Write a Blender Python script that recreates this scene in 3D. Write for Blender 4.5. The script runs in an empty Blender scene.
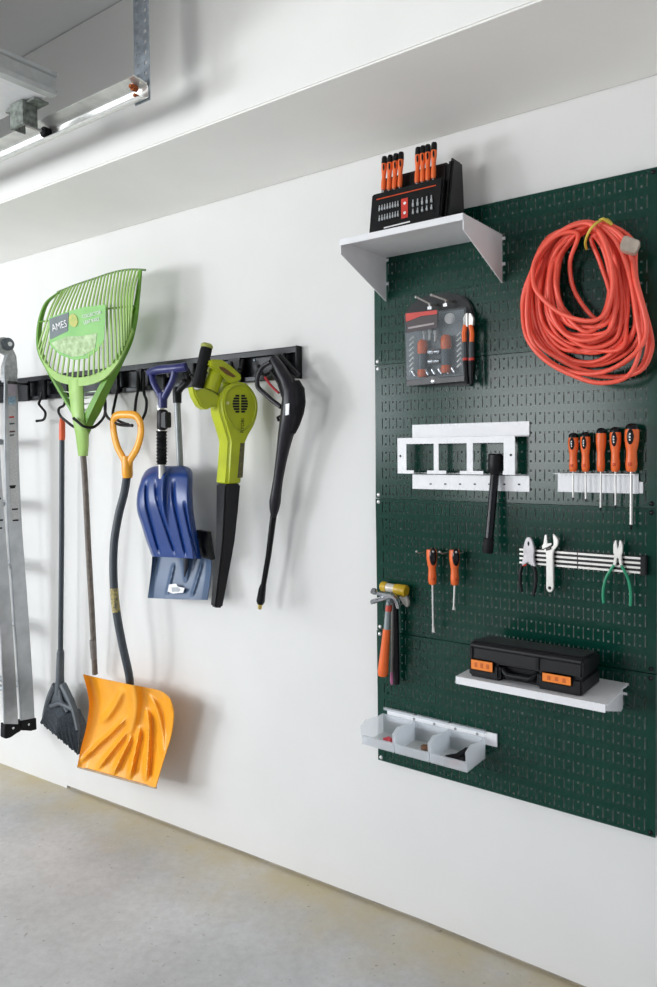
# Garage wall with hung garden tools and a green steel pegboard.
TILT = (0.004, 0.004, -0.010, -0.004)
WORLD_LOW, WORLD_HIGH, WORLD_S = (2.15, 2.06, 1.84), (.84, .93, 1.10), .575
KEY, SKY, SIDE, EXPOSURE = 108, 84, 80, -0.05
import bpy, bmesh, math, random
from mathutils import Vector, Matrix
random.seed(7)
V = Vector
SC = bpy.context.scene
COL = SC.collection
PI = math.pi

# ------------------------------------------------------------------ camera
YAW, PITCH, ROLL = 0.63878, 0.033829, 0.010330
CAM_D, CAM_H, FPX, PCX, PCY = 1.93169, 1.42, 749.62, 328.5, 474.78
_F0 = V((-math.sin(YAW), math.cos(YAW), 0)); _R0 = V((math.cos(YAW), math.sin(YAW), 0)); _U0 = V((0, 0, 1))
_F = _F0 * math.cos(PITCH) - _U0 * math.sin(PITCH)
_U1 = _U0 * math.cos(PITCH) + _F0 * math.sin(PITCH)
_R = _R0 * math.cos(ROLL) - _U1 * math.sin(ROLL)
_U = _U1 * math.cos(ROLL) + _R0 * math.sin(ROLL)
CAM = V((0, -CAM_D, CAM_H))


def ray(u, v):
    return _F * FPX + _R * (u - PCX) - _U * (v - PCY)


def P(u, v, d=0.0):
    """Point standing d metres out from the wall, measured off the photograph."""
    r = ray(u, v)
    return CAM + r * ((-d + CAM_D) / r.y)


def PN(u, v, p0, n):
    """Point on the plane through p0 with normal n."""
    r = ray(u, v)
    return CAM + r * ((p0 - CAM).dot(n) / r.dot(n))


def make_camera():
    cd = bpy.data.cameras.new('camera')
    cam = bpy.data.objects.new('camera', cd)
    COL.objects.link(cam)
    m = Matrix((( _R.x, _U.x, -_F.x, CAM.x), (_R.y, _U.y, -_F.y, CAM.y), (_R.z, _U.z, -_F.z, CAM.z), (0, 0, 0, 1)))
    cam.matrix_world = m
    cd.sensor_fit = 'VERTICAL'
    cd.sensor_height = 36.0
    cd.lens = FPX / 987 * 36.0
    cd.shift_x = 0.0
    cd.shift_y = -(493.5 - PCY) / 987
    cd.clip_start = 0.05
    SC.camera = cam


# ------------------------------------------------------------------ materials
def lin(h):
    h = h.lstrip('#')
    o = []
    for i in (0, 2, 4):
        c = int(h[i:i + 2], 16) / 255
        o.append(c / 12.92 if c <= 0.04045 else ((c + 0.055) / 1.055) ** 2.4)
    return (*o, 1)


MATS = {}


def mat(name, col, rough=0.5, metal=0.0, var=0.06, scale=30.0, bump=0.0, col2=None, spec=0.5, coat=0.0, trans=0.0, bscale=None, dist=0.002):
    if name in MATS:
        return MATS[name]
    m = bpy.data.materials.new(name)
    m.use_nodes = True
    nt = m.node_tree
    b = nt.nodes['Principled BSDF']
    tc = nt.nodes.new('ShaderNodeTexCoord')
    nz = nt.nodes.new('ShaderNodeTexNoise')
    nz.inputs['Scale'].default_value = scale
    nz.inputs['Detail'].default_value = 5
    nt.links.new(tc.outputs['Object'], nz.inputs['Vector'])
    c = lin(col)
    mx = nt.nodes.new('ShaderNodeMix')
    mx.data_type = 'RGBA'
    a2 = lin(col2) if col2 else tuple(max(0, x * (1 - 2 * var)) for x in c[:3]) + (1,)
    b2 = c if col2 else tuple(min(1, x * (1 + 2 * var)) for x in c[:3]) + (1,)
    mx.inputs['A'].default_value = b2
    mx.inputs['B'].default_value = a2
    rp = nt.nodes.new('ShaderNodeMapRange')
    rp.inputs['From Min'].default_value = 0.3
    rp.inputs['From Max'].default_value = 0.7
    nt.links.new(nz.outputs['Fac'], rp.inputs['Value'])
    nt.links.new(rp.outputs['Result'], mx.inputs['Factor'])
    nt.links.new(mx.outputs['Result'], b.inputs['Base Color'])
    b.inputs['Roughness'].default_value = rough
    b.inputs['Metallic'].default_value = metal
    b.inputs['Specular IOR Level'].default_value = spec
    b.inputs['Coat Weight'].default_value = coat
    b.inputs['Transmission Weight'].default_value = trans
    if bump:
        nb = nt.nodes.new('ShaderNodeTexNoise')
        nb.inputs['Scale'].default_value = bscale or scale * 6
        nb.inputs['Detail'].default_value = 4
        nt.links.new(tc.outputs['Object'], nb.inputs['Vector'])
        bp = nt.nodes.new('ShaderNodeBump')
        bp.inputs['Strength'].default_value = bump
        bp.inputs['Distance'].default_value = dist
        nt.links.new(nb.outputs['Fac'], bp.inputs['Height'])
        nt.links.new(bp.outputs['Normal'], b.inputs['Normal'])
    MATS[name] = m
    return m


def clear_plastic(name, tint, amount, rough=0.15, glow_through=0.0):
    """Translucent clear plastic: part of the light passes, part scatters and shines."""
    if name in MATS:
        return MATS[name]
    m = bpy.data.materials.new(name)
    m.use_nodes = True
    nt = m.node_tree
    b = nt.nodes['Principled BSDF']
    b.inputs['Base Color'].default_value = lin(tint)
    b.inputs['Roughness'].default_value = rough
    tr = nt.nodes.new('ShaderNodeBsdfTransparent')
    tr.inputs['Color'].default_value = (0.95, 0.96, 0.97, 1)
    nz = nt.nodes.new('ShaderNodeTexNoise')
    nz.inputs['Scale'].default_value = 25
    tc = nt.nodes.new('ShaderNodeTexCoord')
    nt.links.new(tc.outputs['Object'], nz.inputs['Vector'])
    mr = nt.nodes.new('ShaderNodeMapRange')
    mr.inputs['To Min'].default_value = amount * 0.94
    mr.inputs['To Max'].default_value = amount * 1.06
    nt.links.new(nz.outputs['Fac'], mr.inputs['Value'])
    mx = nt.nodes.new('ShaderNodeMixShader')
    nt.links.new(mr.outputs['Result'], mx.inputs['Fac'])
    nt.links.new(tr.outputs['BSDF'], mx.inputs[1])
    if glow_through:
        tl = nt.nodes.new('ShaderNodeBsdfTranslucent')     # frosted plastic lets scattered light through
        tl.inputs['Color'].default_value = lin(tint)
        m2 = nt.nodes.new('ShaderNodeMixShader')
        m2.inputs['Fac'].default_value = glow_through
        nt.links.new(b.outputs['BSDF'], m2.inputs[1])
        nt.links.new(tl.outputs['BSDF'], m2.inputs[2])
        nt.links.new(m2.outputs['Shader'], mx.inputs[2])
    else:
        nt.links.new(b.outputs['BSDF'], mx.inputs[2])
    nt.links.new(mx.outputs['Shader'], nt.nodes['Material Output'].inputs['Surface'])
    MATS[name] = m
    return m


# ------------------------------------------------------------------ mesh helpers
def spl(pts, n=8, closed=False):
    """Catmull-Rom through pts (tuples or Vectors of any size)."""
    pts = [tuple(p) for p in pts]
    N = len(pts)
    out = []
    segs = N if closed else N - 1
    for i in range(segs):
        p0 = pts[(i - 1) % N] if closed or i > 0 else pts[0]
        p1 = pts[i]
        p2 = pts[(i + 1) % N]
        p3 = pts[(i + 2) % N] if closed or i + 2 < N else pts[-1]
        for k in range(n):
            t = k / n
            out.append(tuple(0.5 * (2 * b + (c - a) * t + (2 * a - 5 * b + 4 * c - d) * t * t + (3 * b - a - 3 * c + d) * t ** 3) for a, b, c, d in zip(p0, p1, p2, p3)))
    if not closed:
        out.append(pts[-1])
    return out


def rrect(w, h, r, n=5):
    o = []
    for cx, cy, a0 in ((w / 2 - r, h / 2 - r, 0), (-w / 2 + r, h / 2 - r, 90), (-w / 2 + r, -h / 2 + r, 180), (w / 2 - r, -h / 2 + r, 270)):
        for i in range(n + 1):
            a = math.radians(a0 + 90 * i / n)
            o.append((cx + r * math.cos(a), cy + r * math.sin(a)))
    return o


class MB:
    def __init__(self):
        self.v = []
        self.f = []
        self.mi = []

    def add(self, vs, fs, mi=0):
        b = len(self.v)
        self.v += [V(x) for x in vs]
        for f in fs:
            self.f.append([b + i for i in f])
            self.mi.append(mi)
        return self

    def box(self, c, s, rot=None, mi=0):
        c = V(c)
        vs = []
        for z in (-.5, .5):
            for y in (-.5, .5):
                for x in (-.5, .5):
                    q = V((x * s[0], y * s[1], z * s[2]))
                    vs.append(c + (rot @ q if rot else q))
        return self.add(vs, [(0, 1, 3, 2), (4, 6, 7, 5), (0, 4, 5, 1), (2, 3, 7, 6), (0, 2, 6, 4), (1, 5, 7, 3)], mi)

    def box2(self, lo, hi, mi=0):
        return self.box([(a + b) / 2 for a, b in zip(lo, hi)], [abs(b - a) for a, b in zip(lo, hi)], None, mi)

    def prism(self, pts, off, mi=0):
        n = len(pts)
        off = V(off)
        vs = [V(p) for p in pts] + [V(p) + off for p in pts]
        fs = [tuple(range(n)), tuple(range(2 * n - 1, n - 1, -1))]
        fs += [(i, i + n, (i + 1) % n + n, (i + 1) % n) for i in range(n)]
        return self.add(vs, fs, mi)

    def loft(self, rings, cap=True, closed=False, mi=0):
        n = len(rings[0])
        vs = [p for r in rings for p in r]
        fs = []
        R = len(rings)
        for k in range(R if closed else R - 1):
            a = k * n
            b = ((k + 1) % R) * n
            for i in range(n):
                j = (i + 1) % n
                fs.append((a + i, a + j, b + j, b + i))
        if cap and not closed:
            fs.append(tuple(range(n - 1, -1, -1)))
            fs.append(tuple(range((R - 1) * n, R * n)))
        return self.add(vs, fs, mi)

    def tube(self, pts, r, n=8, closed=False, cap=True, flat=None, up=None, mi=0):
        pts = [V(p) for p in pts]
        N = len(pts)
        rs = r if isinstance(r, (list, tuple)) else [r] * N
        rings = []
        nrm = None
        for i, p in enumerate(pts):
            if closed:
                t = pts[(i + 1) % N] - pts[i - 1]
            else:
                t = pts[min(i + 1, N - 1)] - pts[max(i - 1, 0)]
            t = t.normalized() if t.length > 1e-9 else V((0, 0, 1))
            if up is not None:
                nrm = V(up) - t * V(up).dot(t)
                nrm = nrm.normalized()
            elif nrm is None:
                a = V((0, 0, 1)) if abs(t.z) < 0.9 else V((0, -1, 0))
                nrm = (a - t * a.dot(t)).normalized()
            else:
                nrm = (nrm - t * nrm.dot(t)).normalized()
            bn = t.cross(nrm)
            fa, fb = flat or (1, 1)
            rings.append([p + (nrm * math.cos(2 * PI * k / n) * fa + bn * math.sin(2 * PI * k / n) * fb) * rs[i] for k in range(n)])
        return self.loft(rings, cap, closed, mi)

    def lathe(self, p0, p1, prof, n=14, cap=True, mi=0):
        """prof: (t along p0..p1 in 0..1, radius)"""
        p0, p1 = V(p0), V(p1)
        ax = (p1 - p0)
        t = ax.normalized()
        a = V((0, 0, 1)) if abs(t.z) < 0.9 else V((0, -1, 0))
        u = (a - t * a.dot(t)).normalized()
        w = t.cross(u)
        rings = [[p0 + ax * s + (u * math.cos(2 * PI * k / n) + w * math.sin(2 * PI * k / n)) * rad for k in range(n)] for s, rad in prof]
        return self.loft(rings, cap, False, mi)

    def cyl(self, p0, p1, r, n=14, mi=0):
        return self.lathe(p0, p1, [(0, r), (1, r)], n, True, mi)

    def ell(self, c, r, n=12, m=8, rot=None, mi=0):
        c = V(c)
        rings = []
        for i in range(m + 1):
            ph = PI * min(max(i / m, 0.02), 0.98)
            ring = []
            for k in range(n):
                th = 2 * PI * k / n
                q = V((r[0] * math.sin(ph) * math.cos(th), r[1] * math.sin(ph) * math.sin(th), r[2] * math.cos(ph)))
                ring.append(c + (rot @ q if rot else q))
            rings.append(ring)
        return self.loft(rings, True, False, mi)

    def sheet(self, fn, nu, nv, thick, mi=0):
        """Solid curved sheet: fn(a,b) -> front point; thick is an offset vector or a function of (a,b)."""
        vs = []
        for j in range(nv + 1):
            for i in range(nu + 1):
                vs.append(V(fn(i / nu, j / nv)))
        W = nu + 1
        T = len(vs)
        for j in range(nv + 1):
            for i in range(nu + 1):
                o = thick(i / nu, j / nv) if callable(thick) else thick
                vs.append(vs[j * W + i] + V(o))
        fs = []
        for j in range(nv):
            for i in range(nu):
                a = j * W + i
                fs.append((a, a + 1, a + W + 1, a + W))
                fs.append((T + a, T + a + W, T + a + W + 1, T + a + 1))
        for i in range(nu):
            fs.append((i, T + i, T + i + 1, i + 1))
            a = nv * W + i
            fs.append((a, a + 1, T + a + 1, T + a))
        for j in range(nv):
            a = j * W
            fs.append((a, a + W, T + a + W, T + a))
            a = j * W + nu
            fs.append((a, T + a, T + a + W, a + W))
        return self.add(vs, fs, mi)

    def holed(self, xs, zs, hole, org, ex, ez, mi=0):
        """Flat plate on a grid of cut lines; cells for which hole(x,z) is true stay open."""
        idx = {}
        vs, fs = [], []

        def vid(i, j):
            if (i, j) not in idx:
                idx[(i, j)] = len(vs)
                vs.append(V(org) + V(ex) * xs[i] + V(ez) * zs[j])
            return idx[(i, j)]
        for i in range(len(xs) - 1):
            for j in range(len(zs) - 1):
                if hole((xs[i] + xs[i + 1]) / 2, (zs[j] + zs[j + 1]) / 2):
                    continue
                fs.append((vid(i, j), vid(i + 1, j), vid(i + 1, j + 1), vid(i, j + 1)))
        return self.add(vs, fs, mi)

    def bounds(self):
        return (V([min(p[i] for p in self.v) for i in range(3)]), V([max(p[i] for p in self.v) for i in range(3)]))

    def build(self, name, mats, parent=None, smooth=40, bevel=0.0, seg=2, recalc=True, loc=None):
        if not isinstance(mats, (list, tuple)):
            mats = [mats]
        o0 = V((0, 0, 0))
        q = parent
        while q is not None:
            o0 += q.location
            q = q.parent
        if loc is not None:
            o0 = V(loc)
        elif parent is None:
            lo, hi = self.bounds()
            o0 = V(((lo.x + hi.x) / 2, (lo.y + hi.y) / 2, lo.z))
        bm = bmesh.new()
        bv = [bm.verts.new(p - o0) for p in self.v]
        for f, mi in zip(self.f, self.mi):
            try:
                fc = bm.faces.new([bv[i] for i in f])
                fc.material_index = mi
            except ValueError:
                pass
        if recalc:
            bmesh.ops.recalc_face_normals(bm, faces=bm.faces[:])
        if bevel:
            ed = [e for e in bm.edges if len(e.link_faces) == 2 and e.calc_face_angle(0) > 0.6]
            bmesh.ops.bevel(bm, geom=ed, offset=bevel, segments=seg, affect='EDGES', clamp_overlap=True)
        me = bpy.data.meshes.new(name)
        bm.to_mesh(me)
        bm.free()
        for m in mats:
            me.materials.append(m)
        if smooth:
            for p in me.polygons:
                p.use_smooth = True
            me.set_sharp_from_angle(angle=math.radians(smooth))
        o = bpy.data.objects.new(name, me)
        COL.objects.link(o)
        if parent is not None:
            o.parent = parent
        else:
            o.location = o0
        return o


def thing(name, label, cat, loc, group=None):
    o = bpy.data.objects.new(name, None)
    o.empty_display_size = 0.05
    COL.objects.link(o)
    o.location = V(loc)
    o['label'] = label
    o['category'] = cat
    if group:
        o['group'] = group
    return o


def tag(o, label, cat, group=None):
    o['label'] = label
    o['category'] = cat
    if group:
        o['group'] = group
    return o


def struct(name, mb, m, label=None, **k):
    o = mb.build(name, m, **k)
    o['kind'] = 'structure'
    if label:
        o['label'] = label
    o['category'] = name.split('_')[0]
    return o


def text(name, s, org, xd, yd, size, m, parent, ext=0.0003, align='CENTER'):
    cu = bpy.data.curves.new(name, 'FONT')
    cu.body = s
    cu.size = size
    cu.extrude = ext
    cu.align_x = align
    cu.align_y = 'CENTER'
    cu.resolution_u = 2
    t = bpy.data.objects.new(name + '_curve', cu)
    COL.objects.link(t)
    dg = bpy.context.evaluated_depsgraph_get()
    me = bpy.data.meshes.new_from_object(t.evaluated_get(dg))
    bpy.data.objects.remove(t)
    bpy.data.curves.remove(cu)
    xd = V(xd).normalized()
    zd = xd.cross(V(yd)).normalized()
    yd = zd.cross(xd).normalized()
    o0 = V((0, 0, 0))
    q = parent
    while q is not None:
        o0 += q.location
        q = q.parent
    b = V(org) - o0
    for v in me.vertices:
        v.co = b + xd * v.co.x + yd * v.co.y + zd * v.co.z
    me.materials.clear()
    me.materials.append(m)
    o = bpy.data.objects.new(name, me)
    COL.objects.link(o)
    o.parent = parent
    return o


def pix(pts, d):
    return [P(u, v, d) for u, v in pts]


def slab(mb, pts, d, t, mi=0):
    """Outline measured on the photograph, standing d out from the wall, t thick towards the wall."""
    return mb.prism(pix(pts, d), (0, t, 0), mi)


def lerp(a, b, t):
    return tuple(x + (y - x) * t for x, y in zip(a, b))


def poly_at(pts, s):
    """Point at fraction s of the arc length of a polyline of tuples."""
    L = [0]
    for a, b in zip(pts, pts[1:]):
        L.append(L[-1] + math.dist(a, b))
    x = s * L[-1]
    for i in range(len(pts) - 1):
        if x <= L[i + 1] or i == len(pts) - 2:
            k = (x - L[i]) / max(1e-9, L[i + 1] - L[i])
            return lerp(pts[i], pts[i + 1], k)


# palette
WHITE_WALL = mat('wall_paint', '#dfdedb', 0.75, var=0.012, scale=3, bump=0.12, bscale=90, dist=0.001)
TRIM = mat('bulkhead_paint_bounce_lit', '#f7f6f1', 0.8, var=0.012, scale=3, bump=0.12, bscale=90, dist=0.001)  # whiter than the wall paint, standing in for light bounced off the floor
CEIL = mat('ceiling_paint', '#dedede', 0.8, var=0.015, scale=2, bump=0.1, bscale=60, dist=0.001)
GREEN = mat('green_powder_coat', '#04362a', 0.2, var=0.05, scale=8, spec=0.3)
WHITE_STEEL = mat('white_powder_coat', '#e9e9ea', 0.4, var=0.015, scale=20)
BLACK = mat('black_plastic', '#101113', 0.42, var=0.12, spec=.25)
BLACK_GLOSS = mat('black_gloss', '#0c0d0f', 0.22, var=0.1, spec=.3)
BLACK_STEEL = mat('black_steel', '#0e0f11', 0.3, var=0.1, metal=0.2)
RUBBER = mat('black_rubber', '#101012', 0.65, spec=.25, var=0.15, bump=0.2, bscale=300)
DARK = mat('dark_void', '#0b0c0d', 0.8, var=0.05)
ORANGE = mat('orange_plastic', '#e8682a', 0.38, var=0.05)
ORANGE_DEEP = mat('deep_orange_plastic', '#c9461a', 0.4, var=0.05)
STEEL = mat('polished_steel', '#c9cbce', 0.25, metal=0.9, var=0.05)
STEEL_BRIGHT = mat('bright_satin_steel', '#cfcdc8', 0.38, metal=0.6, var=0.04)
GALV = mat('galvanised_steel', '#a3abb3', 0.42, metal=0.55, var=0.12, scale=60)
ALU = mat('brushed_aluminium', '#b6b9bb', 0.36, metal=0.75, var=0.06, scale=18)
WHITE_MARK = mat('white_print', '#eeeeee', 0.6, var=0.02)
RED_PRINT = mat('red_print', '#c9372a', 0.45, var=0.04)
GREY_PRINT = mat('grey_print', '#4b5459', 0.6, var=0.05)
BRASS = mat('brass', '#cdb468', 0.3, metal=0.7, var=0.08)

# ------------------------------------------------------------------ floor material
def concrete():
    m = bpy.data.materials.new('concrete_floor')
    m.use_nodes = True
    nt = m.node_tree
    b = nt.nodes['Principled BSDF']
    tc = nt.nodes.new('ShaderNodeTexCoord')

    def noise(s, d=6, r=0.6):
        n = nt.nodes.new('ShaderNodeTexNoise')
        n.inputs['Scale'].default_value = s
        n.inputs['Detail'].default_value = d
        n.inputs['Roughness'].default_value = r
        nt.links.new(tc.outputs['Object'], n.inputs['Vector'])
        return n

    def ramp(src, a, bb, ca, cb):
        r = nt.nodes.new('ShaderNodeValToRGB')
        r.color_ramp.elements[0].position = a
        r.color_ramp.elements[1].position = bb
        r.color_ramp.elements[0].color = ca
        r.color_ramp.elements[1].color = cb
        nt.links.new(src, r.inputs['Fac'])
        return r

    def mix(f, a, bb, mode='MIX'):
        x = nt.nodes.new('ShaderNodeMix')
        x.data_type = 'RGBA'
        x.blend_type = mode
        if isinstance(f, float):
            x.inputs['Factor'].default_value = f
        else:
            nt.links.new(f, x.inputs['Factor'])
        nt.links.new(a, x.inputs['A'])
        if isinstance(bb, tuple):
            x.inputs['B'].default_value = bb
        else:
            nt.links.new(bb, x.inputs['B'])
        return x.outputs['Result']
    base = ramp(noise(2.2).outputs['Fac'], 0.35, 0.68, lin('#bdbcbb'), lin('#d6d5d4'))
    fine = ramp(noise(38, 8, 0.7).outputs['Fac'], 0.35, 0.7, lin('#c4c2be'), lin('#ffffff'))
    c = mix(0.35, base.outputs['Color'], fine.outputs['Color'], 'MULTIPLY')
    # earth tracked along the foot of the wall: brownish, patchy, fading out over half a metre
    sx = nt.nodes.new('ShaderNodeSeparateXYZ')
    geo = nt.nodes.new('ShaderNodeNewGeometry')
    nt.links.new(geo.outputs['Position'], sx.inputs['Vector'])
    mr = nt.nodes.new('ShaderNodeMapRange')
    mr.inputs['From Min'].default_value = -0.55
    mr.inputs['From Max'].default_value = 0.0
    nt.links.new(sx.outputs['Y'], mr.inputs['Value'])
    n3 = noise(5, 7, 0.65)
    mul = nt.nodes.new('ShaderNodeMath')
    mul.operation = 'MULTIPLY'
    nt.links.new(mr.outputs['Result'], mul.inputs[0])
    nt.links.new(n3.outputs['Fac'], mul.inputs[1])
    st = ramp(mul.outputs[0], 0.2, 0.6, (0, 0, 0, 1), (0.85, 0.85, 0.85, 1))
    c = mix(st.outputs['Color'], c, lin('#bfb08c'))
    sp = ramp(noise(60, 3, 0.5).outputs['Fac'], 0.68, 0.74, (0, 0, 0, 1), (0.5, 0.5, 0.5, 1))
    c = mix(sp.outputs['Color'], c, lin('#6f675a'))
    nt.links.new(c, b.inputs['Base Color'])
    b.inputs['Roughness'].default_value = 0.62
    b.inputs['Specular IOR Level'].default_value = 0.35
    bp = nt.nodes.new('ShaderNodeBump')
    bp.inputs['Strength'].default_value = 0.25
    bp.inputs['Distance'].default_value = 0.004
    nt.links.new(noise(25, 8, 0.7).outputs['Fac'], bp.inputs['Height'])
    nt.links.new(bp.outputs['Normal'], b.inputs['Normal'])
    return m


# ------------------------------------------------------------------ the garage itself
prof = [(-9.0, -0.30), (-4.6, -0.135), (-3.448, -0.0917), (-2.28, -0.046), (-1.11, -0.009), (-0.3, -0.003), (1.8, 0.0)]
mb = MB()
mb.prism([V((x, 0.12, z)) for x, z in prof] + [V((1.8, 0.12, -0.4)), V((-9, 0.12, -0.4))], (0, -5.4, 0))
struct('floor', mb, concrete(), 'stained grey concrete garage floor sloping down past the tools')
NOTCH = P(67, 787, 0).x
CEIL_Z = 2.765
SOF = 2.3037
SOF_D = 0.4617


def fz(x):
    for (x0, z0), (x1, z1) in zip(prof, prof[1:]):
        if x0 <= x <= x1:
            return z0 + (z1 - z0) * (x - x0) / (x1 - x0)
    return 0


mb = MB()
bottom = [(x, fz(x)) for x in (-4.6, -3.448)] + [(NOTCH, fz(NOTCH)), (NOTCH, fz(NOTCH) + 0.013)] + [(x, fz(x) + 0.013) for x in (-2.28, -1.7, -1.11, -0.6, 0, 1.8)]
mb.prism([V((x, 0, z)) for x, z in bottom] + [V((1.8, 0, CEIL_Z + .1)), V((-4.6, 0, CEIL_Z + .1))], (0, 0.1, 0))
struct('wall_back', mb, WHITE_WALL, 'white painted garage wall behind the hanging tools and pegboard')
mb = MB()
foot = [(NOTCH + .002, fz(NOTCH) - .01)] + [(x, fz(x) - .01) for x in (-2.28, -1.11, 0, 1.8)]
mb.prism([V((x, 0.012, z)) for x, z in foot] + [V((x, 0.012, z + .03)) for x, z in reversed(foot)], (0, 0.08, 0))
struct('baseboard_back', mb, mat('footing_concrete', '#a19a8e', 0.8, var=0.15, scale=14, bump=0.3), 'narrow bare concrete footing showing under the white wall')
mb = MB()
mb.box2((-4.6, -SOF_D, SOF), (1.8, 0.0, CEIL_Z))
struct('trim_1', mb, TRIM, 'white boxed-in bulkhead running along the top of the wall', bevel=0.004)
mb = MB()
mb.box2((-4.8, -4.0, CEIL_Z), (1.8, 0.1, CEIL_Z + .1))
struct('ceiling', mb, CEIL, 'white garage ceiling above the raised door')
mb = MB()
OP0, OP1, OPZ = -0.75, -6.4, 2.18
mb.box2((-4.8, OP0, -.25), (-4.6, 0.1, CEIL_Z))
mb.box2((-4.8, -7.0, -.25), (-4.6, OP1, CEIL_Z))
mb.box2((-4.8, OP1, OPZ), (-4.6, OP0, CEIL_Z))
struct('wall_left', mb, WHITE_WALL, 'white end wall with the garage door opening')
mb = MB()
FY = -5.2  # unseen wall, added dark so the pegboard mirrors less brightness
for lo, hi in (((-4.8, FY - .1, -.2), (-3.45, FY, CEIL_Z)), ((-2.0, FY - .1, -.2), (0.3, FY, CEIL_Z)), ((-3.45, FY - .1, -.2), (-2.0, FY, .98)), ((-3.45, FY - .1, 2.26), (-2.0, FY, CEIL_Z))):
    mb.box2(lo, hi)
struct('wall_front', mb, mat('added_dark_wall', '#5f5d5a', 0.85, var=.1, scale=6, bump=.3), 'unseen dark wall with a window opening, added to darken the pegboard reflections')

# ------------------------------------------------------------------ raised garage door and its track
TD = 0.64
tr = thing('garage_door_track', 'bright galvanised horizontal door track hung below the ceiling by a perforated strap', 'track', P(142, 97, TD))
zt, zb = 2.378, 2.330
x1, x0 = -1.549, -4.5
mb = MB()
pr = [(-TD - .004, zb + .004), (-TD - .006, zb + .001), (-TD - .002, zb - .002), (-TD + .004, zb), (-TD + .022, zb + .006), (-TD + .027, zb + .012),
      (-TD + .027, zt - .012), (-TD + .022, zt - .005), (-TD, zt), (-TD - .022, zt)]
pr2 = [(-TD - .022, zt - .002), (-TD, zt - .002), (-TD + .0205, zt - .007), (-TD + .025, zt - .013), (-TD + .025, zb + .013), (-TD + .0205, zb + .008), (-TD + .004, zb + .002), (-TD - .002, zb + .001)]
prof_t = [V((x1, y, z)) for y, z in pr + pr2]
mb.prism(prof_t, (x0 - x1, 0, 0))
mb.build('channel', mat('track_metal', '#e4e4df', 0.34, metal=0.7, var=0.05), tr)
mb = MB()
b0 = P(136.5, 89, TD - .012)
mb.cyl(b0, b0 + V((0, -.014, 0)), .009, 8)
mb.cyl(b0 + V((0, -.014, 0)), b0 + V((0, -.022, 0)), .005, 8)
mb.cyl(b0 + V((0.004, 0, -.02)), b0 + V((0.004, -.012, -.02)), .005, 6)
ob = mb.build('stop_bolt', mat('rusty_bolt', '#a4572a', 0.7, metal=0.3, var=0.3, scale=150), tr)
ob['label'] = 'rusty orange bolt head'
# perforated angle strap
sx0, sx1 = P(131.5, 40, TD - .02).x, P(146.5, 40, TD - .02).x
wd = sx1 - sx0
sz0, sz1 = zb + .004, CEIL_Z
mb = MB()
rows = int((sz1 - sz0) / .027)
xs = sorted({0, wd * .16, wd * .36, wd * .64, wd * .84, wd})
zs = [0]
for k in range(rows):
    zc = .018 + k * .027
    zs += [zc - .005, zc + .005]
zs.append(sz1 - sz0)
hz = [(.018 + k * .027) for k in range(rows)]
mb.holed(xs, zs, lambda x, z: (wd * .16 < x < wd * .36 or wd * .64 < x < wd * .84) and any(abs(z - h) < .005 for h in hz), (sx0, -TD + .03, sz0), (1, 0, 0), (0, 0, 1))
so = mb.build('perforated_strap', GALV, tr, smooth=0)
md = so.modifiers.new('thick', 'SOLIDIFY')
md.thickness = 0.0025
mb = MB()
mb.box2((sx0, -TD + .0305, zt), (sx0 + .0025, -TD + .062, sz1 - .001))
mb.box2((sx0 + .003, -TD + .031, sz1 - .006), (sx1, -TD + .06, sz1 - .001))
mb.build('strap_flange', GALV, tr)

dx = P(55, 92, .70).x
gd = thing('garage_door', 'raised white sectional garage door seen from below beside its track', 'garage door', (dx, -.75, 2.40))
mb = MB()
dz = P(54, 97, .70).z
for k in range(4):
    mb.box2((dx - .02 - k * .55, -.705, dz + .004), (dx - .02 - k * .55 - .54, -5.2, dz + .045))
DOORW = mat('door_paint', '#e2e3e2', 0.5, var=0.02)
mb.build('panel', DOORW, gd, bevel=.004)
mb = MB()
# end rail: C-shaped stile along the edge that faces the room
ep = [(dx, dz), (dx + .008, dz), (dx + .010, dz + .012), (dx + .004, dz + .014), (dx + .004, dz + .048), (dx + .012, dz + .050), (dx + .012, dz + .060), (dx - .02, dz + .060), (dx - .02, dz)]
mb.prism([V((x, -.70, z)) for x, z in ep], (0, -4.5, 0))
mb.build('edge_rail', mat('rail_grey', '#b9bcba', 0.45, metal=0.2, var=0.04), gd)
mb = MB()
c0 = P(27, 112, .72)
mb.box2((c0.x - .045, -.745, dz - .065), (c0.x + .02, -.735, dz + .002))
mb.box2((c0.x + .015, -.735, dz - .065), (c0.x + .02, -.700, dz + .002))
mb.box2((c0.x - .045, -.735, dz - .065), (c0.x - .04, -.700, dz + .002))
mb.box2((c0.x - .085, -.735, dz - .006), (c0.x + .06, -.690, dz))
mb.build('roller_bracket', mat('weathered_zinc', '#7d837c', 0.55, metal=0.4, var=0.25, scale=80), gd, bevel=.001)
mb = MB()
rc = P(46, 125, TD - .010)
rc.z = (zt + zb) / 2 + .001
mb.cyl(rc + V((0, .011, 0)), rc + V((0, -.012, 0)), .0150, 18)
ro = mb.build('roller', RUBBER, gd, bevel=.002)
ro['label'] = 'black nylon roller'
mb = MB()
mb.cyl(rc + V((0, -.0125, 0)), V((rc.x, -.734, rc.z)), .005, 8)
mb.cyl(V((rc.x, -.735, rc.z)), V((c0.x, -.735, rc.z + .01)), .006, 8)
mb.build('roller_axle', STEEL, gd)

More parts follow.
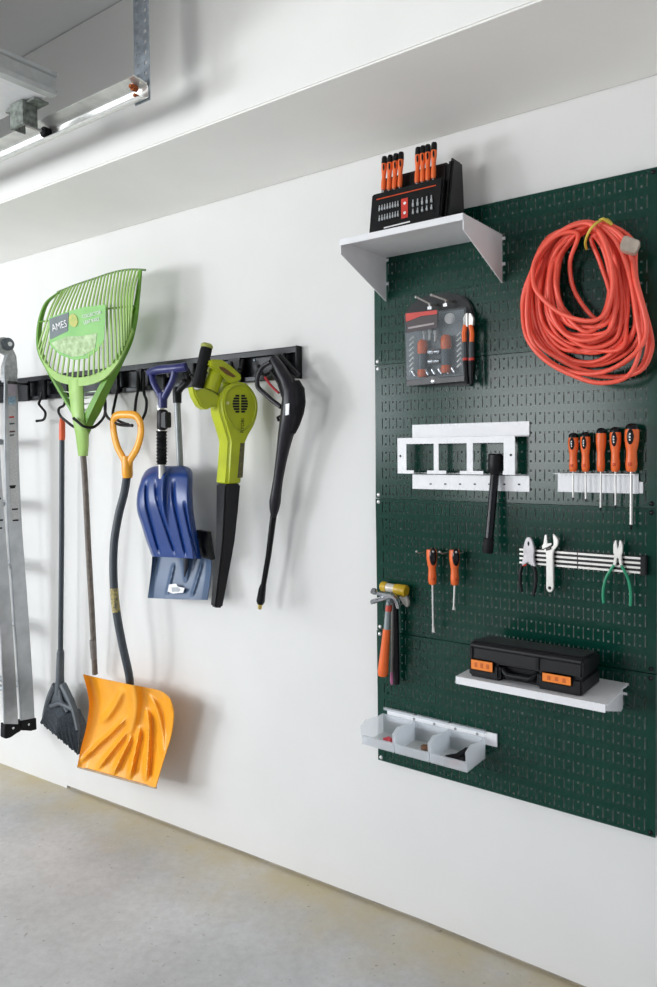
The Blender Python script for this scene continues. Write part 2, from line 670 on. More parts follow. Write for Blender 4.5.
# ------------------------------------------------------------------ pegboard: four steel panels
BD = 0.020
bl = P(378, 760.3, BD)
br = P(655.2, 837.5, BD)
tl_z = P(656, 166.2, BD).z
BX0, BX1 = bl.x, br.x
BZ0 = (bl.z + br.z) / 2
zse = [BZ0]
for (ul, vl, ur, vr) in [(376.5, 630, 654, 673.3), (375.2, 498.3, 655, 507.4), (374, 364.8, 530, 352)]:
    zse.append((P(ul, vl, BD).z + P(ur, vr, BD).z) / 2)
zse.append(tl_z)
SCREW_L = mat('bright_screw', '#e8e8e8', 0.3, metal=0.4, var=0.03)


def pegboard(z0, z1, label, kind, tilt=0.0):
    W, Hh = BX1 - BX0, z1 - z0 - .0015
    t = thing('pegboard_panel', label, 'pegboard', (BX0, 0, z0), 'dark green pegboard panels')
    org = V((BX0, -BD, z0))
    pitch = W / 32
    vp = Hh / 16
    xs, zs = [0, W], [0, Hh]
    hx = [pitch * (k + .5) + 0.0 for k in range(32)]
    hr, sw = .0027, .0014
    for x in hx:
        xs += [x - hr, x + hr]
        xs += [x + pitch / 2 - sw, x + pitch / 2 + sw]
    xs = sorted(x for x in xs if x <= W + 1e-6)[:]
    hz = [vp * (k + .5) for k in range(16)]
    for z in hz:
        zs += [z - hr, z + hr]
    zs = sorted(zs)

    def hole(x, z):
        k = int(z / vp)
        dz = abs(z - hz[min(15, k)])
        col = int(x / pitch)
        if col < 32 and 0 < col < 31:
            if abs(x - hx[col]) < hr:
                return dz < hr
        # slots between the two rows of one band
        f = x / pitch
        near = abs(f - round(f)) * pitch
        if near < sw and 1 <= round(f) <= 31:
            band = int(z / (2 * vp))
            lo, hi = hz[min(15, band * 2)], hz[min(15, band * 2 + 1)]
            return lo - hr < z < hi + hr
        return False
    e3 = V((0, 1, 0))
    mb = MB()
    mb.holed(xs, zs, hole, org, (1, 0, 0), (0, 0, 1))
    for i, q in enumerate(mb.v):
        # the sheet is flat but for a slight bow between its folded edges
        s = (q.z - z0) / Hh
        q.y += tilt * (s - .5) * Hh + .0008 * math.sin(PI * s)
    face = mb.build('perforated_sheet', GREEN, t, smooth=0, recalc=False)
    md = face.modifiers.new('sheet_thickness', 'SOLIDIFY')
    md.thickness = 0.0012
    md.offset = -1
    # folded edges back to the wall
    mb = MB()
    a = .0012
    dy0 = tilt * (-.5) * Hh
    dy1 = tilt * (.5) * Hh
    mb.box2((BX0, -BD + .0013 + dy0, z0), (BX1, -.001, z0 + a))
    mb.box2((BX0, -BD + .0013 + dy1, z0 + Hh - a), (BX1, -.001, z0 + Hh))
    for xx in (BX0, BX1 - a):
        mb.prism([V((xx, -BD + .0013 + dy0, z0 + a)), V((xx, -BD + .0013 + dy1, z0 + Hh - a)), V((xx, -.001, z0 + Hh - a)), V((xx, -.001, z0 + a))], (a, 0, 0))
    mb.build('folded_edge', GREEN, t, smooth=0)
    for xx, m in ((BX0 + .011, SCREW_L), (BX1 - .011, BLACK_GLOSS)):
        for zz in (z0 + .010, z0 + Hh - .010):
            mb = MB()
            yy = -BD + tilt * ((zz - z0) / Hh - .5) * Hh
            mb.lathe((xx, yy + .001, zz), (xx, yy - .004, zz), [(0, .0062), (.5, .0058), (.85, .004), (1, .002)], 10)
            s = mb.build('screw', m, t)
            s['label'] = 'bright screw head' if m is SCREW_L else 'black screw head'
    return t


pegboard(zse[3], zse[4], 'topmost green pegboard panel, with the white shelf and the orange cord', 1, TILT[0])
pegboard(zse[2], zse[3], 'shiny second pegboard panel down, behind the white open tray', 2, TILT[1])
pegboard(zse[1], zse[2], 'third green pegboard panel down, carrying the magnetic tool bar', 3, TILT[2])
pegboard(zse[0], zse[1], 'lowest green pegboard panel, carrying the clear parts bins', 4, TILT[3])

# ------------------------------------------------------------------ black wall rail and its hooks
RZ0, RZ1 = 1.6535, 1.7575
RX0, RX1 = -3.55, P(300, 360, .012).x
rail = thing('tool_rail', 'long black wall rail on the white wall holding the garden tools', 'rail', ((RX0 + RX1) / 2, -.003, RZ0))
rp = [(0.0, RZ0), (-.024, RZ0), (-.026, RZ0 + .003), (-.026, RZ0 + .016), (-.022, RZ0 + .018), (-.022, RZ0 + .004), (-.006, RZ0 + .004),
      (-.006, RZ1 - .004), (-.022, RZ1 - .004), (-.022, RZ1 - .022), (-.026, RZ1 - .020), (-.026, RZ1 - .003), (-.024, RZ1), (0, RZ1)]
mb = MB()
mb.prism([V((RX0, y - .0005, z)) for y, z in rp], (RX1 - RX0 - .006, 0, 0))
mb.build('channel', mat('rail_black', '#15161a', 0.28, spec=.35, var=0.12, metal=0.1), rail, smooth=20)
mb = MB()
mb.box2((RX1 - .006, -.029, RZ0 - .001), (RX1, -.0005, RZ1 + .001))
mb.build('end_cap', BLACK, rail, bevel=.001)
for u in (278, 252, 228, 170, 139, 112, 48):
    x = P(u, 360, .02).x
    mb = MB()
    mb.lathe((x, -.006, RZ1 - .030), (x, -.010, RZ1 - .030), [(0, .005), (.6, .0048), (1, .003)], 10)
    s = mb.build('screw', GALV, rail)

HW = mat('hook_coating', '#0d0d0f', 0.4, var=0.15, spec=.3)


def hook(label, mount_px, wires, r=.0055, mw=.05):
    """mount_px: pixel on the rail where the clip sits; wires: lists of (u,v,d)."""
    c = P(mount_px[0], mount_px[1], .03)
    cx = c.x
    t = thing('wall_hook', label, 'hook', (cx, -.03, RZ0), 'black hooks on the wall rail')
    mb = MB()
    mb.box2((cx - mw / 2, -.042, RZ0 - .004), (cx + mw / 2, -.0275, RZ1 - .02))
    mb.build('mount', BLACK, t, bevel=.003)
    for w in wires:
        mb = MB()
        pts = [P(*q) for q in spl(w, 6)]
        mb.tube(pts, r, 8)
        mb.ell(pts[-1], (r * 1.15,) * 3, 8, 6)
        mb.build('prong', HW, t)
    return t


hook('empty black s-shaped hook beside the folded ladder', (44, 392), [[(42, 392, .04), (40, 400, .045), (39, 404, .05), (42, 408, .055), (45.4, 413, .06), (43.6, 419.5, .065), (36.8, 421, .07)]])
hook('small black hook holding the broom by its orange tip', (66, 393), [[(66, 396, .04), (64, 405, .05), (59.5, 408, .06), (58.6, 412, .07), (61, 417, .08)], [(61, 417, .08), (66, 421, .11), (71, 425, .13), (76, 428, .13)]])
hook('large black hook cradling the neck of the green leaf rake', (101, 386), [[(103, 388, .04), (105.3, 402, .06), (104.8, 414, .09), (101, 421, .15), (93, 427.4, .20), (84, 426.4, .235), (78, 422, .24), (74, 418.6, .235)],
                                                                         [(97, 390, .04), (97, 402, .05), (95, 414, .06), (90, 423, .07)]])
hook('black hook through the handle of the yellow shovel', (116, 383), [[(107, 386, .04), (105, 395, .06), (105.5, 413, .10), (112, 421, .13), (121, 425, .15), (132, 425.5, .15)],
                                                                     [(118, 388, .045), (115, 402, .06), (113, 415, .09), (119, 421, .12), (128, 424.5, .13)]])
hook('empty two-pronged black hook between the yellow and blue shovels', (141, 374), [[(138, 372, .04), (138, 389, .05), (136, 400, .06), (135, 413, .07), (137, 419, .075)],
                                                                            [(144, 372, .04), (144, 392, .05), (146.5, 401, .06), (145.5, 412, .07), (141, 422, .08)]], mw=.035)
hook('black hook under the handle of the blue shovel', (160, 372), [[(154, 374, .04), (154, 377, .10), (153, 374, .17)], [(168, 372, .04), (168, 376, .10), (167, 372, .17)]], mw=.07)
hook('black hook carrying the short slate grey shovel', (191, 370), [[(187, 372, .04), (185, 381, .07), (183, 380, .13)], [(194, 370, .04), (193, 378, .07), (191, 375, .13)]], mw=.05)
hook('black hook behind the lime green leaf blower', (236, 362), [[(232, 362, .04), (229, 372, .06), (226, 370, .10)], [(243, 360, .04), (241, 370, .06), (239, 369, .09)]], mw=.06)
hook('black hook carrying the pressure washer gun near the rail end', (281, 360), [[(276, 366, .04), (266, 375, .07), (261, 372, .10), (258.5, 366, .115)], [(289, 362, .04), (288, 374, .05), (286, 379, .07)]], mw=.045)

# ------------------------------------------------------------------ folded ladder
lp0 = P(27, 722, .10)
NX = V((1, 0, 0))
lad = thing('folding_ladder', 'folded aluminium ladder with black feet hanging at the far end of the black rail', 'ladder', (lp0.x - .2, -.1, lp0.z))


def lslab(mb, pts, t, x=0.0):
    q = lp0 + V((x, 0, 0))
    mb.prism([PN(u, v, q, NX) for u, v in pts], (-t, 0, 0))


def rail_mb(pts, t=.012):
    mb = MB()
    lslab(mb, pts, t)
    return mb


r1 = [(5.5, 364), (17.2, 360), (18.4, 400), (18.8, 440), (20, 480), (22.4, 530), (26.2, 580), (30.4, 640), (33, 680), (35, 721), (21.4, 725), (18.6, 680), (15.9, 640), (12, 580), (8, 530), (6, 480), (5, 440), (4.8, 400)]
rail_mb(r1).build('rail', ALU, lad, bevel=.002)
r2 = [(-13, 372), (-1.5, 366), (-1, 400), (0, 440), (2, 480), (5.6, 530), (9.4, 580), (13.6, 640), (16.2, 680), (18.6, 727), (5, 733), (3, 680), (1.4, 640), (-3.5, 580), (-8, 530), (-11, 480), (-12.5, 440), (-13, 400)]
rail_mb(r2).build('rail', ALU, lad, bevel=.002)
mb = MB()
lslab(mb, [(4.6, 366), (8, 355), (4, 353), (-2, 351), (-7, 353), (-13, 372), (-14, 362), (-10, 346), (-3, 338), (4, 337), (10, 338.5), (12.8, 343), (13.2, 349), (16.6, 356), (18, 372), (17, 382), (5, 382)], .03, .003)
hp = PN(7.4, 344.2, lp0 + V((.004, 0, 0)), NX)
mb.build('hinge', mat('hinge_cast', '#a8abab', 0.45, metal=0.5, var=0.15, scale=50), lad, bevel=.002)
mb = MB()
mb.lathe(hp, hp + V((.014, 0, 0)), [(0, .027), (.7, .027), (1, .023)], 20)
hb = mb.build('hinge_knob', mat('hinge_knob_grey', '#5d6468', 0.5, metal=0.3, var=0.15), lad)
hb['label'] = 'dark grey round hinge knob'
mb = MB()
mb.lathe(hp + V((.014, 0.004, 0)), hp + V((.016, .004, 0)), [(0, .010), (1, .009)], 14)
mb.build('hinge_pin', WHITE_MARK, hb)
for pts in ([(5, 724), (20.6, 724.5), (21, 731), (16, 734), (11, 737.5), (6, 739), (4.6, 738)], [(20.6, 721), (36.4, 718), (36.9, 729.5), (31, 731), (26, 730.6), (21, 730.5)]):
    mb = MB()
    lslab(mb, pts, .036, .004)
    ft = mb.build('foot', RUBBER, lad, bevel=.002)
    ft['label'] = 'black rubber foot cap'
    u, v = pts[0]
    q = PN(u + 8, v + 4.0 if u < 10 else v + 3.4, lp0 + V((.005, 0, 0)), NX)
    mb = MB()
    mb.lathe(q, q + V((.003, 0, 0)), [(0, .006), (1, .005)], 10)
    mb.build('rivet', STEEL, ft)
LBL = mat('ladder_sticker', '#c3c3c2', 0.55, var=0.1, scale=200)


def decal(pts, m, name='sticker', off=.0008):
    mb = MB()
    lslab(mb, pts, .0006, off)
    return mb.build(name, m, lad, smooth=0)


d0 = decal([(8.2, 384), (16.4, 383), (16.8, 395), (8.4, 396.5)], mat('sticker_mauve', '#a9a0a8', 0.6))
d0['label'] = 'faded mauve grey warning sticker'
d1 = decal([(8.4, 397), (15.6, 396.2), (15.8, 404), (8.6, 405)], mat('sticker_blue', '#2f7196', 0.5, col2='#bcd0d8', scale=60))
d1['label'] = 'blue and white sticker'
d2 = decal([(8.6, 406), (15.8, 405.5), (17.6, 470), (20, 520), (11.6, 522), (9.6, 470)], LBL)
d2['label'] = 'long pale grey instruction sticker'
for (u, v, w, m) in [(9.5, 423, 5, GREY_PRINT), (9.2, 416.5, 5, RED_PRINT), (9.6, 431, 5.5, mat('print_maroon', '#5d3b3f', .6)), (9.6, 434.5, 4.5, GREY_PRINT), (9.6, 449, 4, LBL), (9.6, 485.4, 6.2, DARK), (10.2, 487, 5, DARK), (12, 508.6, 6, DARK), (12.6, 519.7, 6, DARK)]:
    decal([(u, v), (u + w, v - .4), (u + w, v + 1.2), (u, v + 1.6)], m, 'print', .0016)
for (v, w) in [(498, .4), (519.5, 2.4), (527.5, 1.6)]:
    decal([(-1.5, v), (.6 + w, v - .4), (.6 + w, v + 1.4), (-1.5, v + 1.8)], DARK, 'print', .0016)
hq = -PN(9.5, 382.6, lp0, NX).y
hook('black hook reaching round the rail of the folded ladder', (27, 384), [[(27, 384, .04), (22, 383.6, .09), (16, 383, hq + .012), (9.2, 382.4, hq + .016)]], r=.0065)
# the other side of the folded ladder, joined by rungs
mb = MB()
for pts in (r1, r2):
    q = lp0 + V((0, 0, 0))
    mbx = MB()
    mbx.prism([PN(u, v, q, NX) + V((-.36, 0, 0)) for u, v in pts], (-.028, 0, 0))
    mbx.build('rail', ALU, lad, bevel=.002)
for k in range(5):
    for yy in (-.105, -.175):
        z = lp0.z + .16 + .27 * k
        mbx = MB()
        mbx.tube([(lp0.x - .025, yy, z), (lp0.x - .365, yy, z)], .013, 8)
        mbx.build('rung', ALU, lad)

# ------------------------------------------------------------------ green leaf rake, head up
RK = mat('rake_green', '#9abf66', 0.42, var=0.05, scale=12)
RKD = mat('rake_green_rim', '#5f9424', 0.42, var=0.05, scale=12)
POLE_BR = mat('rake_pole', '#6e655d', 0.5, var=0.15, scale=40)
rk = thing('leaf_rake', 'green plastic leaf rake hung head upwards on the black rail', 'rake', P(95, 672, .06))
mb = MB()
pts = [P(*q) for q in [(82, 440, .15), (85, 480, .14), (89, 560, .11), (92.4, 620, .085), (95, 674, .06)]]
pts = [V(q) for q in spl(pts, 6)]
mb.tube(pts, .0115, 12)
mb.build('pole', POLE_BR, rk)
mb = MB()
a, b = P(92.6, 640, .08), P(94, 659, .07)
mb.lathe(a, b, [(0, .0118), (.1, .013), (.9, .013), (1, .012)], 12)
mb.build('pole_joint', mat('pole_joint_grey', '#7d7672', 0.5, var=.08), rk)
# rim: thick outside strip running from one tip down to the socket and up again
DF = .19     # how far the front of the head stands out


def rimd(v):   # the head leans back towards the wall at the top
    return .16 + .045 * max(0, min(1, (v - 270) / 150))


left = spl([(57.5, 292), (45, 302), (38.5, 318), (36, 337), (38, 354), (46, 370), (56, 388), (68, 408), (78, 425)], 6)
right = spl([(141, 270), (137.5, 296), (134, 318), (127.5, 341), (116, 364), (104, 386), (94, 406), (87, 422), (83.6, 438)], 6)


def strip(path, wpx_in, depth, sgn):
    rings = []
    for i, (u, v) in enumerate(path):
        k = i / (len(path) - 1)
        w = wpx_in(k)
        d = rimd(v)
        rings.append([P(u, v, d), P(u + sgn * w, v, d), P(u + sgn * w, v, d) + V((0, depth(k), 0)), P(u, v, d) + V((0, depth(k), 0))])
    return rings


mb = MB()
mb.loft(strip(left, lambda k: 1.4 + 1.2 * k, lambda k: .012 + .014 * k, 1))
mb.build('rim', RKD, rk, bevel=0)
mb = MB()
mb.loft(strip(right, lambda k: 1.6 + 4.4 * min(1, k * 1.3) * (1 if k < .8 else 1 - (k - .8) * 3), lambda k: .006 + .046 * k * (1 if k < .8 else 1 - (k - .8) * 4), -1))
mb.build('rim', RKD, rk)
# lower web: a solid apron between the arc where the tines start and the Y of the neck
arc = spl([(37.5, 345), (43, 360), (54, 371), (68, 376.5), (82, 377), (97, 373), (111, 364.5), (121, 353), (131, 328)], 6)
low = spl([(38.5, 352), (45, 366), (54, 379), (66, 384), (80, 386), (95, 383), (107, 376), (120, 359), (132, 332)], 6)


def apron(s, t):
    a = poly_at(arc, s)
    b = poly_at(low, s)
    u, v = lerp(a, b, t)
    return P(u, v, rimd(v) + .003 + .012 * math.sin(PI * s))


mb = MB()
mb.sheet(apron, 36, 3, V((0, .008, 0)))
mb.build('apron', RK, rk)
mb = MB()
# spine and socket
sp = [[(69, 380), (82.5, 380)], [(70, 395), (83, 395)], [(72, 410), (83.5, 410)], [(74.5, 424), (84.5, 424)], [(76.5, 436), (88, 434)], [(78, 446), (87.6, 446)], [(79.5, 456), (86.6, 456)]]
rings = []
for (l, r) in sp:
    d = rimd(l[1]) + .004 - max(0, l[1] - 425) * .0011
    a, b = P(*l, d), P(*r, d)
    c = (a + b) / 2
    w = (b - a).length / 2
    h = .016
    rings.append([c + V((math.cos(t) * w, 0, 0)) + V((0, -math.sin(t) * h, 0)) for t in [2 * PI * k / 12 for k in range(12)]])
mb.loft(rings)
mb.build('socket', RK, rk)
mb = MB()
for v0 in (391, 397, 403, 409):
    a = [p for p in left if abs(p[1] - v0) < 3.5]
    b = [p for p in right if abs(p[1] - v0) < 3.5]
    mb.tube([P(a[0][0] + 2, v0, rimd(v0) - .014), P(76, v0 + 2, rimd(v0) - .02), P(b[0][0] - 3, v0, rimd(v0) - .014)], .0022, 6)
mb.build('brace', mat('rake_brace', '#cfe0c4', 0.45), rk)
top = spl([(57.5, 292), (75, 285), (92, 279.3), (106, 274.5), (118, 271.2), (130, 269.5), (141, 269.6)], 6)
NT = 25
for k in range(NT):
    s = (k + .5) / NT
    a = poly_at(arc, s)
    b = poly_at(top, s)
    uo = -4.5 * (1 - .4 * s) if s > .08 else -2
    m1 = (a[0] * .72 + b[0] * .28 + uo * .5, a[1] * .72 + b[1] * .28)
    m2 = (a[0] * .33 + b[0] * .67 + uo, a[1] * .33 + b[1] * .67)
    cd = .025 * math.sin(PI * s)
    pts = [P(*q) for q in spl([(*a, rimd(a[1]) + .004 + cd * .6), (*m1, rimd(m1[1]) + .015 + cd), (*m2, rimd(m2[1]) + .014 + cd), (*b, rimd(b[1]) - .012)], 5)]
    mb = MB()
    mb.tube(pts, .0046, 6, flat=(.75, 1.1), up=(0, 1, 0))
    mb.build('tine', RK, rk)
mb = MB()
mb.tube([P(u, v, rimd(v) - .012) for u, v in top + [(145.5, 270)]], .0038, 6)
mb.build('end_bar', mat('rake_end_bar', '#5d7d45', 0.5), rk)
mb = MB()
mid = spl([(38, 322), (60, 319), (85, 313), (110, 308.5), (135.5, 306)], 6)
mb.tube([P(u, v, rimd(v) + .006 + .02 * math.sin(PI * (u - 38) / 97)) for u, v in mid], .0034, 6)
mb.build('cross_bar', RKD, rk)
# card sticker on the tines
cp = P(94, 335, rimd(335) + .052)


def card(mb, pts, off=0.0):
    n = V((0.10, -1, -.18)).normalized()
    mb.prism([PN(u, v, cp + n * off, n) for u, v in pts], (0, .0012, 0))


mb = MB()
card(mb, [(48.8, 318), (66, 312), (84, 307), (105.5, 304.5), (105, 324), (104, 340), (98, 350), (88, 358), (74, 360), (60, 355), (50, 345)])
cdo = mb.build('label_card', mat('card_green', '#57a62c', 0.45, var=.05, scale=15, col2='#6fb544'), rk, smooth=0)
mb = MB()
card(mb, [(49.4, 319), (68.6, 312.2), (67.8, 331), (50, 339.5)], .0012)
mb.build('logo_patch', mat('card_slate', '#4e5d5e', 0.5), cdo, smooth=0)
mb = MB()
card(mb, [(51, 343), (66, 336.5), (82, 336), (97, 333), (95, 348), (84, 355.5), (72, 357), (58, 351)], .0012)
mb.build('picture_patch', mat('card_pale', '#b7cf9a', 0.5, col2='#7a9a5a', scale=60), cdo, smooth=0)
n = V((0.10, -1, -.18)).normalized()
xd = PN(68, 314.5, cp, n) - PN(49.6, 321, cp, n)
yd = V((0, -.18, 1))
text('lettering', 'AMES', PN(59.3, 326, cp + n * .003, n), xd, yd, .036, WHITE_MARK, cdo)
xd2 = PN(100, 312, cp, n) - PN(82, 316.5, cp, n)
text('lettering', 'COLLECTOR', PN(91.5, 314.6, cp + n * .003, n), xd2, yd, .0175, WHITE_MARK, cdo)
text('lettering', 'LEAF RAKE', PN(91.5, 321, cp + n * .003, n), xd2, yd, .0175, WHITE_MARK, cdo)
mb = MB()
q = PN(73.4, 320.5, cp + n * .0012, n)
mb.lathe(q, q + n * .0012, [(0, .024), (1, .024)], 16)
mb.build('round_mark', mat('card_gold', '#c9b64a', 0.5, col2='#8fae3d', scale=80), cdo)

# ------------------------------------------------------------------ broom
SLATE = mat('slate_plastic', '#4b5156', 0.5, var=0.08)
br_ = thing('broom', 'grey angled broom hanging by its orange tip beside the ladder', 'broom', P(60, 750, .08))
mb = MB()
pts = [P(62, 430, .085), P(61.7, 540, .085), P(60.5, 662, .085)]
mb.tube(pts, .0105, 12)
mb.build('pole', mat('broom_pole', '#353e45', 0.45, var=0.06), br_)
mb = MB()
a, b = P(62.1, 440, .085), P(62.3, 417, .085)
mb.lathe(a, b, [(0, .0118), (.1, .0128), (.7, .0125), (.9, .010), (1, .005)], 12)
mb.build('hanging_tip', mat('broom_tip', '#d95a2b', 0.45), br_)
mb = MB()
mb.lathe(P(60.6, 650, .085), P(59.6, 694, .085), [(0, .0125), (.05, .0155), (.6, .017), (1, .022)], 14)
mb.build('socket', SLATE, br_)
mb = MB()
# open head yoke
yo = spl([(55.5, 685), (50, 697), (46, 712), (44.4, 722)], 4)
yi = spl([(63, 685), (70, 699), (75.5, 714), (78.6, 730)], 4)
for path in (yo, yi):
    mb.tube([P(u, v, .085 + .02 * i / (len(path) - 1)) for i, (u, v) in enumerate(path)], [.016 - .004 * i / len(path) for i in range(len(path))], 8)
mb.prism(pix([(55.5, 688), (64, 688), (71, 700), (76.5, 716), (62, 713), (47.5, 710), (50.5, 698)], .092), (0, .016, 0))
mb.tube([P(51, 706, .10), P(60, 703, .105), P(73, 709, .10)], .011, 8)
mb.tube([P(59.5, 688, .09), P(61.5, 700, .10), P(68, 712, .105)], .009, 8)
mb.build('head', SLATE, br_)


def bris(s, t):
    a = lerp((48.5, 704), (73.5, 711), s)
    b = lerp((40, 722.5), (77, 754), s)
    if t > .98:
        b = (b[0], b[1] + 1.3 * math.sin(s * 61) * math.sin(s * 23))
    u, v = lerp(a, b, t)
    u += (5 if s > .5 else 0) * math.sin(PI * t) * (s - .5) * 1.4
    return P(u, v, .095 + .035 * t + .004 * math.sin(s * 190) * (.3 + .7 * t))


mb = MB()
mb.sheet(bris, 90, 8, lambda s, t: V((0, .03 + .03 * t, 0)))
mb.build('bristles', mat('broom_bristles', '#4d545a', 0.8, var=0.25, scale=120), br_, smooth=60)

# ------------------------------------------------------------------ yellow snow shovel
YEL = mat('shovel_yellow', '#f2a629', 0.33, var=0.04, scale=10, spec=.5)
SHAFT = mat('shovel_shaft', '#3b4248', 0.45, var=0.08)
ys = thing('snow_shovel', 'yellow snow shovel with bent grey shaft and ribbed scoop', 'shovel', P(118, 780, .10), 'snow shovels hung on the wall rail')
mb = MB()
loop_px = spl([(126.5, 470, .13), (124, 460, .13), (117.5, 447, .135), (114, 433, .14), (113.4, 421, .14), (117, 415.5, .14), (127, 414.5, .135), (136, 416, .13), (140.5, 424, .125), (140.5, 436, .125), (136.5, 449, .125), (130, 460, .13)], 5, closed=True)
lp = [P(*q) for q in loop_px]
mb.tube(lp, .013, 10, closed=True, flat=(.8, 1.15), up=(0, 1, 0))
mb.lathe(P(127, 456, .13), P(127.6, 478, .13), [(0, .018), (.3, .021), (.85, .020), (1, .017)], 12)
mb.build('handle', YEL, ys)
mb = MB()
path = spl([(127.4, 472, .13), (124.5, 492, .125), (118.5, 516, .13), (114, 545, .14), (113.6, 580, .15), (116.5, 612, .15), (122.5, 645, .14), (128.5, 672, .12), (130, 684, .105)], 8)
mb.tube([P(*q) for q in path], .0155, 14)
mb.build('shaft', SHAFT, ys)
mb = MB()
seg = [q for q in path if 586 <= q[1] <= 612]
mb.tube([P(u, v, d) for u, v, d in seg], .0159, 14)
st = mb.build('shaft_label', mat('shaft_label', '#c8b46a', 0.55, col2='#454a4c', scale=110), ys)
st['label'] = 'worn yellow label on the shaft'

yt = spl([(83, 674.5), (100, 678.5), (117, 682), (131, 685), (147, 688), (161, 691.5), (170, 699)], 6)
yb = [(77.2, 766.5), (116, 777), (155.5, 787.5)]
yl = spl([(83, 674.5), (87.5, 692), (89, 707), (86, 728), (81, 748), (77.2, 766.5)], 6)
yr = spl([(170, 699), (173.4, 714), (171, 735), (166, 752), (160.5, 770), (155.5, 787.5)], 6)


def yface(s, t):
    # Coons patch of the four measured edges
    T, B, L, R = poly_at(yt, s), poly_at(yb, s), poly_at(yl, t), poly_at(yr, t)
    uv = [(1 - t) * T[i] + t * B[i] + (1 - s) * L[i] + s * R[i] - ((1 - s) * (1 - t) * yt[0][i] + s * (1 - t) * yt[-1][i] + (1 - s) * t * yb[0][i] + s * t * yb[-1][i]) for i in (0, 1)]
    edge = abs(2 * s - 1)
    d = .055 + .075 * t ** 1.6 + .055 * (1 - t) ** 2.2          # hollow of the scoop
    d += .042 * max(0, (edge - .72) / .28) ** 2 * (1 - .55 * t)  # side walls come forward
    # cast ribs spreading from the shaft
    for s0, s1, t0, t1, w, h in ((.42, .06, .40, .90, .026, .020), (.48, .27, .52, .94, .026, .020), (.54, .46, .58, .96, .026, .021), (.62, .66, .46, .95, .026, .021), (.68, .86, .26, .93, .030, .022), (.74, .97, .10, .62, .036, .016), (.42, .20, .08, .45, .040, .018)):
        if t0 - .05 < t < t1 + .04:
            sc = s0 + (s1 - s0) * (t - t0) / (t1 - t0)
            f = max(0, min(1, (t - t0 + .05) / .10)) * max(0, min(1, (t1 + .04 - t) / .08))
            d += h * f * math.exp(-((s - sc) / w) ** 2)
    # socket swell that takes the shaft
    k = max(0, 1 - t / .62)
    d += .05 * (k ** .8) * math.exp(-((s - .555 + .06 * t) / (.035 + .055 * k)) ** 2)
    return P(uv[0], uv[1], d)


mb = MB()
mb.sheet(yface, 96, 64, V((0, .004, 0)))
mb.build('scoop', YEL, ys, smooth=70)
mb = MB()
mb.prism([P(77.0, 765.8, .132), P(116, 776.6, .134), P(155.6, 787.2, .132), P(155.6, 789, .132), P(116, 778.6, .134), P(77, 767.8, .132)], (0, .006, 0))
mb.build('wear_strip', mat('wear_strip', '#b9a184', 0.4, metal=.3, var=.1), ys)

# ------------------------------------------------------------------ blue telescopic shovel
BLUE = mat('shovel_blue', '#103678', 0.3, var=0.05, scale=8, spec=.55)
NAVY = mat('handle_navy', '#1d2160', 0.35, var=0.06)
bs = thing('snow_shovel', 'bright blue short snow shovel with black grip and ribbed scoop', 'shovel', P(175, 558, .16), 'snow shovels hung on the wall rail')
mb = MB()
bd = .19
mb.tube([P(*q) for q in spl([(150, 373, bd - .01), (158, 370, bd), (168, 369, bd), (178, 368, bd), (186, 367, bd - .01)], 5)], .0155, 10, flat=(1, 1))
mb.tube([P(*q) for q in spl([(152, 373, bd - .005), (153.5, 382, bd), (158, 391, bd), (162, 399, bd)], 5)], [.012] * 16, 10)
mb.tube([P(*q) for q in spl([(175, 369, bd), (173, 380, bd), (168, 390, bd), (163.5, 399, bd)], 5)], [.0125] * 16, 10)
mb.lathe(P(162.6, 393, bd), P(162.8, 408, bd), [(0, .014), (.4, .0165), (1, .0155)], 12)
mb.build('handle', NAVY, bs)
mb = MB()
mb.tube([P(160.8, 405, bd), P(161.6, 440, bd), P(162, 478, bd - .02)], .0125, 12)
mb.build('shaft', STEEL_BRIGHT, bs)
mb = MB()
n_ = 44
pp = [lerp((161.6, 431, bd), (161.8, 464.5, bd), i / n_) for i in range(n_ + 1)]
mb.tube([P(*q) for q in pp], [.0175 + .0022 * math.sin(i * 1.45) for i in range(n_ + 1)], 12)
mb.build('grip', RUBBER, bs)
mb = MB()
mb.lathe(P(162.5, 409.5, bd), P(162.2, 430, bd), [(0, .0165), (.1, .019), (.9, .019), (1, .016)], 12)
mb.box2(tuple(P(163, 428, bd) + V((0, -.015, 0))), tuple(P(169, 412, bd) + V((0, .012, 0))))
mb.build('clamp', BLACK, bs, bevel=.003)
bt = spl([(141.5, 478), (146, 470.5), (155, 466.2), (172, 466), (185, 466.2), (191, 471), (192, 478)], 6)
bb = [(152, 556.5), (175, 557.6), (200.6, 559)]
bL = spl([(141.5, 478), (137.2, 494), (137, 510), (142, 527), (147, 543), (152, 556.5)], 6)
bR = spl([(192, 478), (191.6, 492), (192.4, 508), (194.5, 524), (197.5, 541), (200.6, 559)], 6)


def coons(t_, b_, l_, r_, s, t):
    T, B, L, R = poly_at(t_, s), poly_at(b_, s), poly_at(l_, t), poly_at(r_, t)
    return [(1 - t) * T[i] + t * B[i] + (1 - s) * L[i] + s * R[i] - ((1 - s) * (1 - t) * t_[0][i] + s * (1 - t) * t_[-1][i] + (1 - s) * t * b_[0][i] + s * t * b_[-1][i]) for i in (0, 1)]


